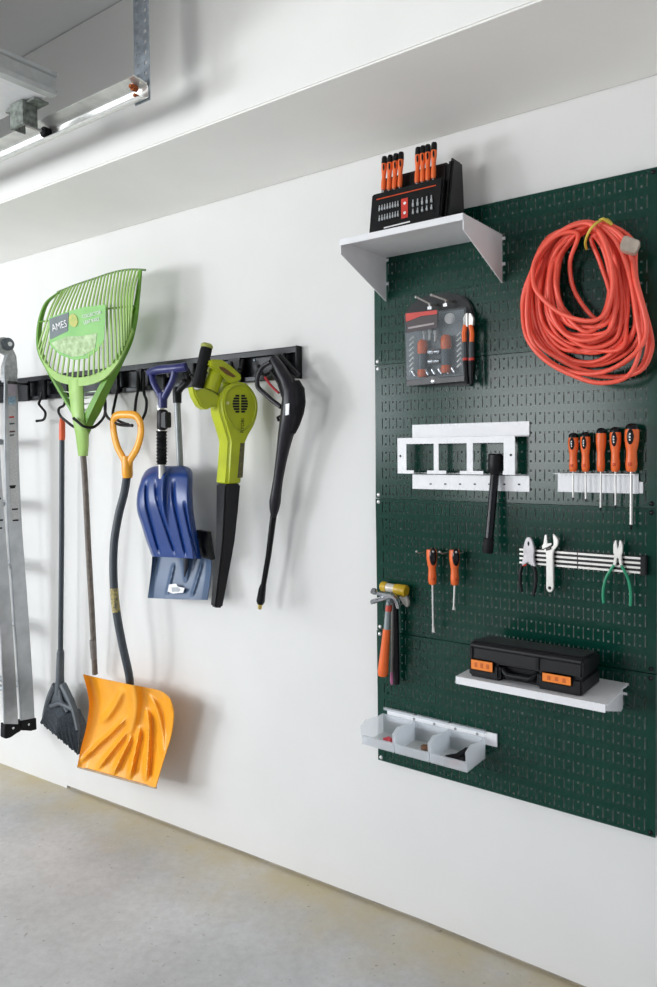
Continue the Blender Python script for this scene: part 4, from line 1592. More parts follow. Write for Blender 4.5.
# ------------------------------------------------------------------ coiled orange extension cord
CORD = mat('cord_orange', '#f4604c', 0.38, var=.03, scale=40)
ec = thing('extension_cord', 'coiled orange extension cord tied in a loop on the pegboard', 'cord', P(590, 384, .06))
inner = [(592, 234), (602, 250), (607, 276), (606, 300), (598, 316), (584, 322), (570, 316), (561, 298), (560, 274), (567, 250)]
outer = [(592, 221), (626, 238), (637, 280), (645, 330), (634, 364), (596, 376), (556, 366), (530, 334), (529, 280), (549, 236)]
rnd = random.Random(11)
NL = 19
order = [0.05, .62, .25, .85, .42, .12, .72, .34, .95, .52, .2, .78, .60, .15, .48, .88, .3, .68, .4]
pts = []
for k in range(NL):
    t = order[k]
    jit = [rnd.uniform(-.09, .09) for _ in range(10)]
    dbase = .040 + .062 * ((k * 7) % NL) / NL
    for j in range(10):
        tt = min(1.04, max(0, t + jit[j] * (1 if 2 < j < 8 else .5)))
        if j == 0:
            tt = .15 + .7 * ((k * 5) % NL) / NL
        u, v = lerp(inner[j], outer[j], tt)
        d = dbase + rnd.uniform(-.006, .006)
        if j in (0, 1, 9):
            d = .045 + .045 * ((k * 5) % NL) / NL
        pts.append((u, v, d))
# two slack outer loops and a chord across the hole
pts += [(596, 223, .085), (632, 240, .07), (636, 278, .07), (650, 330, .06), (651, 352, .055), (640, 371, .05), (612, 377, .045), (568, 370, .05), (540, 354, .055), (524, 318, .06), (524, 292, .07), (537, 262, .08), (560, 232, .09),
        (588, 222, .09), (612, 236, .09), (628, 270, .09), (637, 320, .10), (640, 348, .10), (628, 376, .10), (600, 383, .105), (572, 375, .105), (545, 360, .105), (527, 338, .10), (522.6, 310, .09), (527, 286, .085), (533, 268, .09), (545, 244, .095), (565, 229, .10), (590, 224, .10),
        (606, 246, .108), (613, 282, .112), (606, 312, .112), (590, 321, .115), (562, 314, .115), (540, 296, .112), (533, 280, .108), (536, 258, .105), (556, 236, .10), (578, 234, .09), (570, 262, .06), (574, 290, .05), (590, 314, .055), (600, 318, .05),
        (610, 296, .045), (600, 262, .04), (592, 236, .045), (622, 240, .05), (634, 256, .05), (636, 276, .05), (640, 305, .05), (648, 340, .045), (640, 368, .04), (615, 380, .04)]
mb = MB()
cr = .0056
mb.tube([P(*q) for q in spl(pts, 5)], cr, 8)
mb.build('cord', CORD, ec, smooth=80)
mb = MB()
tie = spl([(586.5, 249, .06), (585.5, 241, .098), (590, 230, .118), (598, 222, .112), (606, 219.5, .085), (611, 222.5, .06)], 5)
mb.tube([P(*q) for q in tie], .0032, 7)
mb.tube([P(600, 220, .10), P(603, 218.6, .108), P(612, 224.5, .09)], .0036, 7)
ti = mb.build('twist_tie', mat('tie_yellow', '#d9c04a', .5), ec)
ti['label'] = 'yellow twist tie round the coil'
mb = MB()
n_ = V((.25, -1, .1)).normalized()
pc = P(630, 243, .112)
mb.prism([PN(u, v, pc, n_) for u, v in [(619.5, 246), (623, 236.4), (626, 235), (639, 240), (640.6, 242.4), (636.5, 252), (633.5, 253), (622, 249.6)]], -n_ * .024)
pg = mb.build('plug', mat('plug_clear', '#b3a596', 0.35, var=.1, scale=60), ec, bevel=.002)
pg['label'] = 'beige plug end'

# ------------------------------------------------------------------ white open tray bracket
ty = thing('open_tray', 'white steel tray with three square cut-outs fixed to the shiny pegboard panel', 'tray', P(470, 490, .04))
TY = .066
s0, s1 = P(412.5, 436, FB), P(529.6, 430, FB)
pt0, pt1 = P(397.4, 438, TY), P(514.8, 436, TY)
ztop = (pt0.z + pt1.z) / 2
zbot = (P(397.4, 473.7, TY).z + P(514.8, 474.6, TY).z) / 2
zst = (P(412.5, 425.4, FB).z + P(529.4, 420.6, FB).z) / 2
zsb = (P(412.5, 489.6, FB).z + P(530, 490.8, FB).z) / 2
X0, X1 = pt0.x, pt1.x
sX0, sX1 = s0.x, s1.x
wins = [(406.3, 433.7), (438.5, 466.7), (472.8, 503.6)]
wx = [(P(a, 455, TY).x, P(b, 455, TY).x) for a, b in wins]
zw1 = (P(406.3, 444, TY).z + P(503.6, 442.7, TY).z) / 2
zw0 = (P(406.3, 469.6, TY).z + P(503.6, 472, TY).z) / 2
nt_ = [(a + (b - a) * .27, b - (b - a) * .24) for a, b in wx]
nt_[2] = (wx[2][0] + (wx[2][1] - wx[2][0]) * .34, wx[2][1] - (wx[2][1] - wx[2][0]) * .03)
xs = sorted({0, X1 - X0} | {v - X0 for p in wx for v in p} | {v - X0 for p in nt_ for v in p})
zs = [0, zw0 - zbot, zw1 - zbot, ztop - zbot]


def tray_hole(x, z):
    for (a, b), (c, d) in zip(wx, nt_):
        if a - X0 < x < b - X0 and zw0 - zbot < z < zw1 - zbot:
            return True
        if c - X0 < x < d - X0 and z < zw0 - zbot:
            return True
    return False


mb = MB()
mb.holed(xs, zs, tray_hole, (X0, -TY, zbot), (1, 0, 0), (0, 0, 1))
o = mb.build('front_plate', WHITE_STEEL, ty, smooth=0, recalc=False)
md = o.modifiers.new('sheet', 'SOLIDIFY')
md.thickness = .002
md.offset = -1
mb = MB()
mb.prism([V((X0, -TY + .0021, ztop)), V((X1, -TY + .0021, ztop)), V((sX1, -FB - .0022, ztop + .001)), V((sX0, -FB - .0022, ztop + .001))], (0, 0, -.002))
mb.build('top_ledge', WHITE_STEEL, ty)
mb = MB()
mb.box2((sX0, -FB - .002, ztop - .002), (sX1, -FB, zst))
mb.build('upper_strip', WHITE_STEEL, ty, bevel=.0006)
mb = MB()
zl = zbot - .004
mb.box2((sX0, -FB - .002, zsb), (sX1, -FB, zl))
for (c, d), nx in zip(nt_, list(nt_[1:]) + [None]):
    a = d
    b = nx[0] if nx else X1
    mb.prism([V((a, -TY + .0021, zbot)), V((b, -TY + .0021, zbot)), V((b, -FB - .0022, zbot)), V((a, -FB - .0022, zbot))], (0, 0, .002))
mb.prism([V((X0, -TY + .0021, zbot)), V((nt_[0][0], -TY + .0021, zbot)), V((nt_[0][0], -FB - .0022, zbot)), V((max(X0, sX0), -FB - .0022, zbot))], (0, 0, .002))
for c, d in nt_:
    mb.box2((c, -FB - .006, zbot), (d, -FB - .0021, zbot + .002))
mb.build('lower_strip', WHITE_STEEL, ty, smooth=0)
for k in range(7):
    u = 430.6 + k * 14.75
    mb = MB()
    q = P(u, 484 + k * .06, FB + .0021)
    mb.box2((q.x - .0034, q.y - .0004, q.z - .002), (q.x + .0034, q.y, q.z + .002))
    mb.build('peg_slot', DARK, ty, smooth=0)
for u, v in ((400.4, 456), (510.9, 455)):
    mb = MB()
    q = P(u, v, TY)
    mb.lathe(q, q + V((0, -.0006, 0)), [(0, .0034), (1, .0034)], 12)
    mb.build('peg_hole', DARK, ty)

# ------------------------------------------------------------------ black torch hanging in the tray
to = thing('torch', 'long black torch hanging head up through the white open tray', 'torch', P(487, 553, .075))
tdp = .0435
a, b = P(496, 454, tdp), P(494.8, 474.4, tdp)
mb = MB()
mb.lathe(a, b, [(0, .018), (.04, .0205), (.5, .0200), (.85, .0185), (1, .0125)], 20)
mb.build('head', BLACK, to)
mb = MB()
c = P(489, 540, tdp + .026)
mb.lathe(b, c, [(0, .0118), (.5, .0118), (1, .0118)], 18)
mb.build('barrel', BLACK_GLOSS, to)
mb = MB()
mb.lathe(P(488.9, 538, tdp + .026), P(487.6, 553.5, tdp + .032), [(0, .0128), (.1, .0145), (.9, .0145), (1, .0125)], 18)
mb.build('tail_cap', RUBBER, to)

# ------------------------------------------------------------------ white screwdriver holder with five screwdrivers
hd = thing('screwdriver_holder', 'white steel strip holding five orange screwdrivers on the pegboard', 'tool holder', P(600, 494, .03))
ha, hb2 = P(558, 473, FB + .004), P(638.8, 473, FB + .004)
hz0 = (P(558, 492, FB + .004).z + P(638.8, 493.4, FB + .004).z) / 2
hz1 = (P(558, 473.4, FB + .004).z + P(638.8, 473, FB + .004).z) / 2
mb = MB()
mb.box2((ha.x, -FB - .006, hz0), (hb2.x, -FB - .004, hz1))
mb.build('plate', WHITE_STEEL, hd, bevel=.0006)
mb = MB()
e = P(643.4, 486, FB)
mb.box2((ha.x + .01, -FB - .0035, hz0 + .001), (e.x, -FB, hz1 - .020))
mb.build('back_plate', WHITE_STEEL, hd, bevel=.0005)
mb = MB()
mb.box2((ha.x, -FB - .040, hz1 - .002), (hb2.x, -FB - .0061, hz1))
mb.build('ledge', WHITE_STEEL, hd, bevel=.0004)
HD5 = [((573.4, 433), (573.2, 471.6), (573.2, 500.5), .0128, 'first'), ((585.2, 432), (585.6, 471.6), (585.8, 502), .0122, 'second'), ((601.2, 428), (600.8, 471.6), (600.6, 511.5), .0122, 'third'),
       ((615.4, 427), (615.4, 471.6), (615.6, 509), .0134, 'fourth'), ((632.2, 423.5), (631.2, 471.6), (631, 530.5), .0166, 'longest')]
for i, (a, b, c, r, nm) in enumerate(HD5):
    dd = FB + .024
    lab = ['small orange screwdriver at the tray end of the white holder', 'small orange screwdriver second from the tray end of the white holder', 'plain orange screwdriver in the middle of the white holder',
           'orange screwdriver second from the seam end of the white holder', 'largest orange screwdriver, at the outer end of the white holder'][i]
    driver('screwdriver', lab, 'orange screwdrivers in the white holder', P(*a, dd), P(*b, dd), r, P(*c, dd), .0024 if i < 4 else .0036, inlay=(i != 2), blade='tip')

# ------------------------------------------------------------------ two screwdrivers on twin pegs
for i, (a, b, c, r) in enumerate((((431.4, 545.5), (432.6, 584.5), (433.4, 632.5), .0152), ((454.4, 546), (454.8, 585), (453.8, 610), .0150))):
    dd = FB + .030
    driver('screwdriver', ['long-bladed orange screwdriver on pegs above the hammers', 'short-bladed orange screwdriver on pegs under the torch'][i], 'orange screwdrivers on twin pegs', P(*a, dd), P(*b, dd), r, P(*c, dd), .0032, blade='flat', face=V((.72, -.69, 0)).normalized(), cap=False, wide=1.35)
    t = thing('peg_hook', ['twin bright pegs carrying the long-bladed screwdriver', 'twin bright pegs carrying the short-bladed screwdriver'][i], 'hook', P(a[0], a[1] + 14, FB), 'twin pegs on the pegboard')
    for s in (-1, 1):
        q = P(a[0] + s * 7.6 + .6, a[1] + 6.4, FB)
        mb = MB()
        mb.tube([q + V((0, .004, 0)), q + V((0, -.032, 0)), q + V((s * .002, -.042, .006))], .0024, 8)
        mb.ell(q + V((s * .002, -.042, .006)), (.0035,) * 3, 8, 6)
        mb.build('peg', STEEL_BRIGHT, t)

# ------------------------------------------------------------------ magnetic bar with pliers and wrench
mg = thing('magnetic_tool_bar', 'black and silver striped magnetic tool bar on the pegboard', 'tool bar', P(580, 575, .03))
md_ = FB + .016
bz = [(P(520.5, 549.2, md_).z + P(641.5, 555.6, md_).z) / 2, (P(520.5, 565, md_).z + P(641.5, 573, md_).z) / 2]
bx0, bx1 = P(519.5, 557, md_).x, P(646.5, 565, md_).x
mb = MB()
mb.box2((bx0 + .012, -md_ + .002, bz[1]), (bx1 - .014, -FB, bz[0]))
mb.build('channel', BLACK_STEEL, mg, smooth=0)
hh = bz[0] - bz[1]
for k in range(4):  # half of these silver strips paint highlights, the others are real magnets
    zc = bz[1] + hh * (.09 + .273 * k)
    xm = P(577.6, 560, md_).x
    for x0, x1 in ((bx0, xm - .0012), (xm + .0012, bx1 - .014)):
        mb = MB()
        mb.box2((x0, -md_ - .001, zc - .0026), (x1, -md_ + .0018, zc + .0026))
        mb.build('magnet_highlight_strip', STEEL_BRIGHT, mg, smooth=0)
mb = MB()
mb.box2((bx1 - .0138, -md_ - .003, bz[1] - .003), (bx1, -FB, bz[0] + .003))
mb.build('end_cap', BLACK, mg, bevel=.002)
TD_ = md_ + .0135
# combination pliers
p1 = thing('pliers', 'black handled pliers on the torch end of the magnetic bar', 'pliers', P(527, 596, TD_), 'pliers on the magnetic bar')
mb = MB()
slab(mb, spl([(527.8, 537), (530.6, 538.4), (532.6, 543), (534, 550), (533.4, 556), (534, 561)], 3) + [(535.4, 566.4), (531.4, 566), (528.6, 562)] + [(526, 563), (522, 566), (521.6, 563)] + spl([(523.4, 556), (523, 550), (524.2, 543), (526, 538.4)], 3), TD_, .011)
mb.build('jaws', mat('plier_steel', '#b9b6b8', .4, metal=.45, var=.1), p1, bevel=.0015)
mb = MB()
q = P(528.4, 543.6, TD_ + .0004)
mb.ell(q, (.0026, .001, .0060), 8, 6)
mb.build('jaw_slot', DARK, p1)
for pts, rr in (([(522.6, 564), (520.4, 571), (519.8, 580), (520.8, 588), (522, 592)], [.0048, .0052, .0052, .0048, .0036]), ([(533, 565), (535.4, 572), (535.8, 581), (534.6, 590), (533.4, 596)], [.0048, .0052, .0052, .0048, .0036])):
    mb = MB()
    mb.tube([P(u, v, TD_ - .006) for u, v in pts], rr, 10)
    mb.build('handle', mat('plier_black', '#0f1112', .4, spec=.3), p1)
mb = MB()
mb.tube([P(521.6, 565.5, TD_ - .005), P(526.4, 564.5, TD_ - .005)], .0034, 8)
mb.build('red_collar', RED_PRINT, p1)
# adjustable wrench
w1 = thing('adjustable_wrench', 'bright silver adjustable wrench standing head up on the magnetic bar', 'wrench', P(549.5, 592, TD_))
mb = MB()
slab(mb, spl([(552.5, 533.8), (556, 536.6), (558, 541.5), (556.8, 546.5), (553.6, 550.8), (552.8, 556)], 3) + [(553.2, 572), (553.4, 588)] + spl([(553.4, 588), (552, 591.2), (549.6, 592.2), (547.2, 591), (546, 588)], 2)[1:] + [(546.2, 572), (546, 556), (545.6, 552.6), (543.2, 549), (548.5, 549.4), (553.4, 545.4), (553.2, 540.5)], TD_ + .001, .011)
mb.build('handle', STEEL_BRIGHT, w1, bevel=.0018)
mb = MB()
slab(mb, [(544.4, 535.2), (546.4, 534.4), (547.2, 543.4), (551.6, 543.2), (551.4, 545), (547.6, 547), (542, 549.2), (541.8, 546), (543.4, 543.6)], TD_ + .0025, .010)
mb.build('movable_jaw', STEEL_BRIGHT, w1, bevel=.001)
mb = MB()
mb.lathe(P(546.2, 549.4, TD_ + .002), P(550.6, 548, TD_ + .002), [(0, .0036), (.5, .004), (1, .0036)], 10)
mb.build('adjusting_screw', mat('knurl', '#5d5b55', .5, metal=.5), w1)
mb = MB()
q = P(549.6, 588, TD_ + .0011)
mb.lathe(q, q + V((0, -.0006, 0)), [(0, .0044), (1, .0044)], 12)
mb.build('hanging_hole', DARK, w1)
# green cutters
p2 = thing('cutting_pliers', 'small cutters with spread green handles on the magnetic bar', 'pliers', P(617, 606, TD_), 'pliers on the magnetic bar')
mb = MB()
slab(mb, [(616.4, 539.6), (617.2, 547), (617.9, 549), (618.4, 547), (619.4, 539.8), (621.4, 541), (622.6, 546), (622.4, 552), (621.2, 556), (622.2, 565.5), (619.6, 566), (618.2, 558), (617, 558), (615.8, 565.5), (612.8, 565.5), (614, 557), (613.2, 551), (613.2, 545), (614.6, 541)], TD_, .010)
mb.build('jaws', STEEL_BRIGHT, p2, bevel=.0012)
PG = mat('cutter_green', '#1f8f66', .4)
for pts in ([(614.6, 564, 0), (610.6, 570, 0), (606.4, 577, 0), (603.8, 586, 0), (602.9, 595, 0), (603.6, 603, 0)], [(620.6, 564, 0), (624.4, 571, 0), (628, 579, 0), (630, 588, 0), (630.6, 597, 0), (630.3, 606, 0)]):
    mb = MB()
    mb.tube([P(u, v, TD_ - .004) for u, v, _ in spl(pts, 4)], .0034, 8)
    mb.build('handle', PG, p2)

# ------------------------------------------------------------------ claw hammer and soft-faced mallet on a hook
HM = FB + .064
h1 = thing('claw_hammer', 'claw hammer with orange grip at the edge of the pegboard', 'hammer', P(383, 676, HM))
mb = MB()
path = spl([(371, 601.6, HM + .03), (377, 600.2, HM + .02), (383, 598.4, HM + .008), (388.5, 596.2, HM), (393.5, 596.8, HM - .006), (397, 601.5, HM - .012), (398.6, 607.5, HM - .016)], 5)
n_ = len(path)
mb.tube([P(*q) for q in path], [.0035 + .0075 * math.sin(PI * min(1, .15 + .62 * i / n_)) for i in range(n_)], 10, flat=(.8, 1.2))
path = spl([(373.5, 591.4, HM + .034), (378.5, 593.4, HM + .02), (384, 595, HM + .008), (389, 596.4, HM)], 5)
mb.tube([P(*q) for q in path], [.0034, .004, .0045, .005, .0055, .006, .0065, .007, .0075, .008, .0085, .009, .0095, .0095, .0095, .0095][:len(path)], 10)
mb.lathe(P(372.6, 590.6, HM + .034), P(376.4, 592.8, HM + .022), [(0, .0095), (.5, .010), (1, .006)], 14)
mb.build('head', STEEL, h1)
mb = MB()
mb.tube([P(389.2, 596, HM), P(388, 612, HM), P(386.6, 632, HM)], [.0075, .0085, .0098], 12)
mb.build('shaft', mat('hammer_shaft', '#8f9798', .35, metal=.4), h1)
mb = MB()
mb.tube([P(389, 605, HM), P(388.5, 611, HM)], [.0092, .0096], 12)
mb.build('collar', mat('hammer_collar', '#b8432f', .4), h1)
mb = MB()
mb.tube([P(386.8, 629, HM), P(385.4, 645, HM), P(383.8, 662, HM), (P(383, 672, HM)), P(382.9, 675.6, HM)], [.0110, .0125, .0145, .0160, .0135], 14)
mb.build('grip', ORANGE, h1)
h2 = thing('mallet', 'soft-faced mallet with yellow head and black handle behind the claw hammer', 'mallet', P(395, 685, FB + .03))
H2 = FB + .0215
YM = mat('mallet_yellow', '#c9a51f', .35, var=.06)
mb = MB()
mb.lathe(P(381.4, 586, H2), P(387, 587, H2), [(0, .012), (.15, .015), (1, .0145)], 16)
mb.build('face', YM, h2)
mb = MB()
mb.lathe(P(395, 588.6, H2), P(406.5, 591.4, H2), [(0, .0145), (.3, .0165), (.85, .0185), (1, .0165)], 16)
mb.build('face', YM, h2)
mb = MB()
mb.lathe(P(386.6, 587, H2), P(395.6, 588.8, H2), [(0, .0132), (1, .0132)], 16)
mb.build('head', mat('mallet_core', '#d5cfc4', .35, metal=.2), h2)
mb = MB()
mb.prism(pix([(398.6, 596.5), (405, 595.2), (408, 600), (407.6, 607), (405.6, 607.2), (401.5, 602.5)], H2 + .006), (0, .012, 0))
mb.build('wedge', mat('mallet_wedge', '#b9b6ad', .4), h2, bevel=.002)
mb = MB()
mb.tube([P(394.4, 590, H2), P(395, 610, H2), P(395.8, 640, H2), P(396, 668, H2), P(396, 684, H2)], [.0100, .0105, .0105, .0110, .0108], 12)
mb.build('handle', mat('mallet_handle', '#120e12', .45, var=.1, spec=.3), h2)
mb = MB()
mb.tube([P(392.9, 600, H2 + .006), P(392.6, 640, H2 + .006), P(392.2, 674, H2 + .006)], .0055, 8)
mb.build('grip_strip', mat('mallet_strip', '#6d6a66', .45), h2)
mb = MB()
mb.tube([P(392.2, 672, H2 + .0062), P(392, 681, H2 + .006), P(392.4, 684.4, H2 + .006)], [.0060, .0064, .005], 8)
mb.build('pink_tip', mat('mallet_pink', '#a0587c', .45), h2)
hk = thing('peg_hook', 'dark steel bracket hook carrying the hammer and mallet', 'hook', P(393, 606, FB + .01))
mb = MB()
for u in (385.2, 402):
    q = P(u, 599.5, FB)
    mb.tube([q + V((0, .002, 0)), q + V((0, -.075, 0)), q + V((0, -.08, .008))], .0024, 8)
mb.tube([P(385.2, 599.5, FB + .004), P(402, 600.5, FB + .004)], .0024, 8)
mb.build('wire', GALV, hk)

# ------------------------------------------------------------------ lower shelf and the black tool case
LSD = .211
a, b = P(455.6, 672.6, LSD), P(607, 709, LSD)
lx0, lx1 = a.x, b.x
lz = (a.z + b.z) / 2
ls = thing('steel_shelf', 'small white steel shelf carrying the black tool case', 'shelf', ((lx0 + lx1) / 2, -.1, lz - .04))
mb = MB()
mb.prism([V((lx0, -LSD, lz)), V((lx1 - .004, -LSD, lz)), V((lx1, -LSD + .004, lz)), V((lx1, -.10, lz)), V((lx1 - .006, -.075, lz)), V((lx1 - .002, -.05, lz)), V((lx1 - .002, -FB, lz)), V((lx0, -FB, lz))], (0, 0, -.003))
mb.box2((lx0, -LSD, lz - .019), (lx1 - .004, -LSD + .002, lz - .0031))
mb.build('shelf_board', WHITE_STEEL, ls, smooth=0)
for x in (lx0 + .022, lx1 - .018):
    mb = MB()
    mb.prism([V((x, -LSD + .006, lz - .0035)), V((x, -FB - .002, lz - .0035)), V((x, -FB - .002, lz - .065)), V((x, -FB - .018, lz - .068)), V((x, -LSD + .03, lz - .026))], (.002, 0, 0))
    mb.build('bracket', WHITE_STEEL, ls)
    mb = MB()
    mb.box2((x, -FB - .003, lz - .03), (x + .012, -FB - .0005, lz - .024))
    mb.build('hook_tab', WHITE_STEEL, ls)
TB = mat('tool_case_black', '#0f0f12', 0.45, var=.1, bump=.15, bscale=400, spec=.3)
cf = .193
q0, q1 = P(468.4, 671, cf), P(582.5, 693, cf)
qx0, qx1 = q0.x, q1.x
ctz = (P(470, 643.5, cf).z + P(583, 656, cf).z) / 2
cz = lz + .0006
cbk = .058
tcs = thing('tool_case', 'black plastic tool case with two orange latches on the lower white shelf', 'tool case', ((qx0 + qx1) / 2, -(cf + cbk) / 2, cz))
mid = cz + (ctz - cz) * .46
HT = P(486, 635.5, cbk + .02).z
mb = MB()
gx0, gx1 = qx0 + (qx1 - qx0) * .29, qx0 + (qx1 - qx0) * .62
# lower half, with a bay in the front for the folded handle
mb.prism([V((qx0, -cf, cz)), V((gx0, -cf, cz)), V((gx0 + .004, -cf + .022, cz)), V((gx1 - .004, -cf + .022, cz)), V((gx1, -cf, cz)), V((qx1, -cf, cz)), V((qx1, -cbk, cz)), V((qx0, -cbk, cz))], (0, 0, mid - cz - .001))
mb.build('base', TB, tcs, bevel=.006, seg=3)
mb = MB()
lidp = [(-cf, mid), (-cf + .002, ctz - .012), (-cf + .014, ctz), (-cbk - .012, HT), (-cbk, HT - .010), (-cbk, mid)]
mb.prism([V((qx0, y, z)) for y, z in lidp], (qx1 - qx0, 0, 0))
mb.build('lid', TB, tcs, bevel=.005, seg=3)
mb = MB()
hz_ = cz + (mid - cz) * .62
mb.tube([V((gx0 + .006, -cf + .012, mid - .010)), V((gx0 + .010, -cf + .006, hz_)), V((gx0 + .02, -cf + .006, hz_ - .008)), V((gx1 - .02, -cf + .006, hz_ - .008)), V((gx1 - .010, -cf + .006, hz_)), V((gx1 - .006, -cf + .012, mid - .010))], [.006, .007, .009, .009, .007, .006], 10)
mb.build('handle', BLACK, tcs)
for uu, vv in (((470.8, 494), (657.4, 671.4)), ((541.8, 572.4), (670.6, 684.6))):
    A, B = P(uu[0], vv[0] + .4, cf + .002), P(uu[1], vv[1], cf + .002)
    zt_ = P(uu[0], vv[0], cf).z
    zb2 = P(uu[0], vv[0] + (11.4 if uu[0] < 500 else 10.4), cf).z
    mb = MB()
    mb.box2((A.x, -cf - .006, zb2), (B.x, -cf - .0003, zt_))
    la_ = mb.build('latch', mat('latch_orange', '#f0842c', .4, var=.04), tcs, bevel=.003)
    la_['label'] = 'bright orange latch'
    for k in range(3):
        f = .25 + .25 * k
        mb = MB()
        xx = A.x + (B.x - A.x) * f
        mb.box2((xx - .0035, -cf - .0068, zb2 + (zt_ - zb2) * .3), (xx + .0035, -cf - .0058, zb2 + (zt_ - zb2) * .7))
        mb.build('latch_mark', mat('latch_dark', '#c8601c', .45), la_, smooth=0)
for f in (.03, .63):
    xx = qx0 + (qx1 - qx0) * f
    mb = MB()
    mb.box2((xx - .004, -cf - .003, mid + .004), (xx + .004, -cf + .003, ctz - .014))
    mb.build('rib', BLACK, tcs, bevel=.001)

# ------------------------------------------------------------------ three clear bins on a white rail
BDp = .147
ra, rb = P(387, 709, FB + .006), P(497, 734, FB + .006)
rz1 = (ra.z + rb.z) / 2
rz0 = rz1 - (P(496.8, 734.5, FB).z - P(496.4, 747.5, FB).z)
bxr = P(467, 772.6, BDp).x
bxl3 = P(431.5, 763, BDp).x
bw_ = (bxr - bxl3) + .003
zb0 = (P(431.5, 763, BDp).z + P(467, 772.8, BDp).z) / 2
zfront = (P(430.5, 743.5, BDp).z + P(464.6, 751, BDp).z) / 2
zback = P(481.7, 738.6, FB + .014).z
br2 = thing('bin_rail', 'narrow white rail carrying the three clear bins', 'rail', ((ra.x + rb.x) / 2, -FB, rz0))
mb = MB()
mb.box2((ra.x, -FB - .006, rz0), (rb.x, -FB - .0002, rz1))
mb.box2((ra.x, -FB - .010, rz1 - .003), (bxr - .004, -FB - .006, rz1))
mb.build('plate', WHITE_STEEL, br2, bevel=.001)
for k in range(4):
    q = V((ra.x + (.32 + .19 * k) * (rb.x - ra.x) - .02, -FB - .0062, rz1 - .012))
    mb = MB()
    mb.lathe(q, q + V((0, -.0006, 0)), [(0, .004), (1, .004)], 10)
    mb.build('hole', mat('hole_grey', '#8d9092', .6), br2)
BIN = clear_plastic('bin_plastic', '#f8fafc', 0.46, 0.25, 0.55)
for k in range(3):
    x1_ = bxr - (2 - k) * (bw_ + .004)
    x0_ = x1_ - bw_
    lab = ['clear parts bin with a red item, at the free end of the row', 'clear parts bin with brown and black items, middle of the three', 'clear parts bin with a black clamp, nearest the rail end'][k]
    t = thing('parts_bin', lab, 'bin', ((x0_ + x1_) / 2, -.09, zb0), 'clear bins on the white rail')
    yb, yf, th = -FB - .011, -BDp, .0025
    zt_b = zback + .004
    mb = MB()
    mb.box2((x0_, yf, zb0), (x1_, yb, zb0 + th))
    mb.build('bottom', BIN, t)
    mb = MB()
    sidep = [(yf, zb0 + th), (yb, zb0 + th), (yb, zt_b), (yb - .035, zt_b), (yf + .022, zfront + .012), (yf - .006, zfront), (yf - .004, zfront - .01)]
    mb.prism([V((x0_, y, z)) for y, z in sidep], (th, 0, 0))
    mb.build('side', BIN, t)
    mb = MB()
    mb.prism([V((x1_ - th, y, z)) for y, z in sidep], (th, 0, 0))
    mb.build('side', BIN, t)
    mb = MB()
    mb.box2((x0_ + th, yb - th, zb0 + th), (x1_ - th, yb, zt_b))
    mb.build('back', BIN, t)
    mb = MB()
    mb.box2((x0_ + th, yb + .0002, rz1 + .0005), (x1_ - th, -FB - .001, rz1 + .003))
    mb.box2((x0_ + th, yb - .0002, rz1 - .004), (x1_ - th, yb + .0006, rz1 + .003))
    mb.build('hanging_lip', BIN, t)
    mb = MB()
    fz_ = zb0 + (zfront - zb0) * .44
    mb.prism([V((x0_ + th, yf, zb0 + th)), V((x1_ - th, yf, zb0 + th)), V((x1_ - th, yf - .002, fz_)), V((x0_ + th, yf - .002, fz_))], (0, th, 0))
    mb.box2((x0_ + th, yf - .006, fz_), (x1_ - th, yf + .001, fz_ + .004))
    mb.build('front_lip', BIN, t)
    cxm = (x0_ + x1_) / 2
    fl = zb0 + th + .0004
    if k == 0:
        mb = MB()
        mb.tube([V((cxm - .008, -.105, fl + .006)), V((cxm + .006, -.095, fl + .008)), V((cxm + .022, -.105, fl + .010))], [.006, .009, .007], 8)
        tag(mb.build('red_clip', mat('item_red', '#c93c48', .4)), 'small red clip lying in the clear bin at the free end', 'clip')
    if k == 1:
        mb = MB()
        mb.lathe(V((cxm + .002, -.100, fl + .010)), V((cxm + .030, -.090, fl + .012)), [(0, .006), (.2, .010), (.8, .009), (1, .005)], 12)
        tag(mb.build('brown_fitting', mat('item_brown', '#6d4a2e', .5, var=.2)), 'small brown and black fitting in the middle clear bin', 'fitting')
        mb = MB()
        mb.tube([V((cxm + .008, -.075, fl + .006)), V((cxm + .022, -.07, fl + .025)), V((cxm + .034, -.078, fl + .006))], .005, 8)
        tag(mb.build('black_clip', BLACK), 'small black clip behind the brown fitting in the middle clear bin', 'clip')
    if k == 2:
        ct = thing('spring_clamp', 'black spring clamp with orange tips lying in the clear bin nearest the rail end', 'clamp', (cxm + .01, -.09, fl))
        mb = MB()
        mb.tube([V((cxm - .022, -.120, fl + .009)), V((cxm + .004, -.10, fl + .012)), V((cxm + .026, -.085, fl + .034))], [.008, .010, .006], 10)
        mb.tube([V((cxm + .026, -.085, fl + .034)), V((cxm + .032, -.075, fl + .02)), V((cxm + .022, -.10, fl + .010)), V((cxm - .016, -.10, fl + .009))], [.006, .006, .008, .007], 10)
        mb.build('jaw', BLACK, ct)
        mb = MB()
        mb.lathe(V((cxm - .004, -.128, fl + .006)), V((cxm + .026, -.118, fl + .006)), [(0, .005), (.5, .006), (1, .005)], 10)
        mb.build('orange_tip', ORANGE_DEEP, ct)

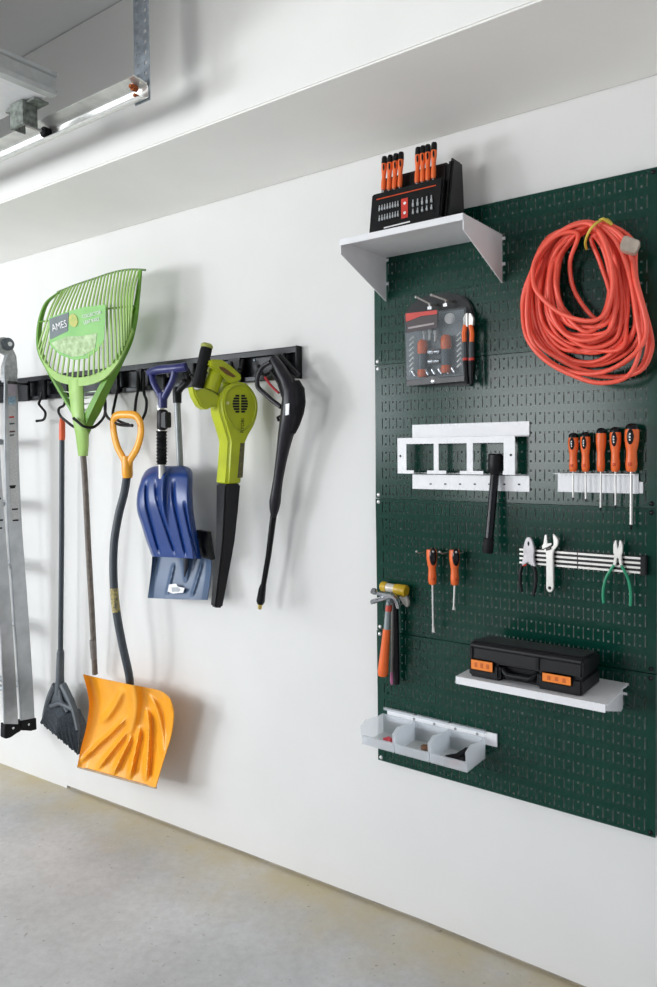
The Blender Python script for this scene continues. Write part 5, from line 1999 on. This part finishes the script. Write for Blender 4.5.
# ------------------------------------------------------------------ light: overcast daylight through the open garage door
w = bpy.data.worlds.new('daylight')
SC.world = w
w.use_nodes = True
nt = w.node_tree
bg = nt.nodes['Background']
tc = nt.nodes.new('ShaderNodeTexCoord')
sp_ = nt.nodes.new('ShaderNodeSeparateXYZ')
nt.links.new(tc.outputs['Generated'], sp_.inputs['Vector'])
rm = nt.nodes.new('ShaderNodeValToRGB')
rm.color_ramp.elements[0].position = 0.0
rm.color_ramp.elements[0].color = (*WORLD_LOW, 1)
rm.color_ramp.elements[1].position = 0.55
rm.color_ramp.elements[1].color = (*WORLD_HIGH, 1)
mr = nt.nodes.new('ShaderNodeMapRange')
mr.inputs['From Min'].default_value = -1
mr.inputs['From Max'].default_value = 1
nt.links.new(sp_.outputs['Z'], mr.inputs['Value'])
nt.links.new(mr.outputs['Result'], rm.inputs['Fac'])
nt.links.new(rm.outputs['Color'], bg.inputs['Color'])
bg.inputs['Strength'].default_value = WORLD_S


def area(name, loc, aim, sx, sy, power, col=(1, 1, 1)):
    l = bpy.data.lights.new(name, 'AREA')
    l.shape = 'RECTANGLE'
    l.size, l.size_y = sx, sy
    l.energy = power
    l.color = col
    o = bpy.data.objects.new(name, l)
    COL.objects.link(o)
    o.location = V(loc)
    o.rotation_euler = (V(aim) - V(loc)).to_track_quat('-Z', 'Y').to_euler()
    return o


area('daylight_through_garage_door', (-7.2, -5.9, .95), (-1.4, 0, 1.0), 0.85, 0.85, KEY, (.93, .965, 1))
area('sky_in_garage_door', (-4.5, -3.2, 1.75), (-2.6, -1.6, 0.0), 2.6, .9, SKY, (.92, .965, 1.02))
area('daylight_through_window', (-2.72, FY - .12, 1.62), (-2.72 + .25, FY + 1, 1.62), 1.45, 1.28, SIDE, (.97, .985, 1))
make_camera()
SC.view_settings.view_transform = 'Standard'
SC.view_settings.look = 'None'
SC.view_settings.gamma = 1
SC.view_settings.use_curve_mapping = False
SC.view_settings.exposure = EXPOSURE
SC.cycles.max_bounces = 8
SC.cycles.transparent_max_bounces = 16
SC.cycles.caustics_reflective = False
SC.cycles.caustics_refractive = False
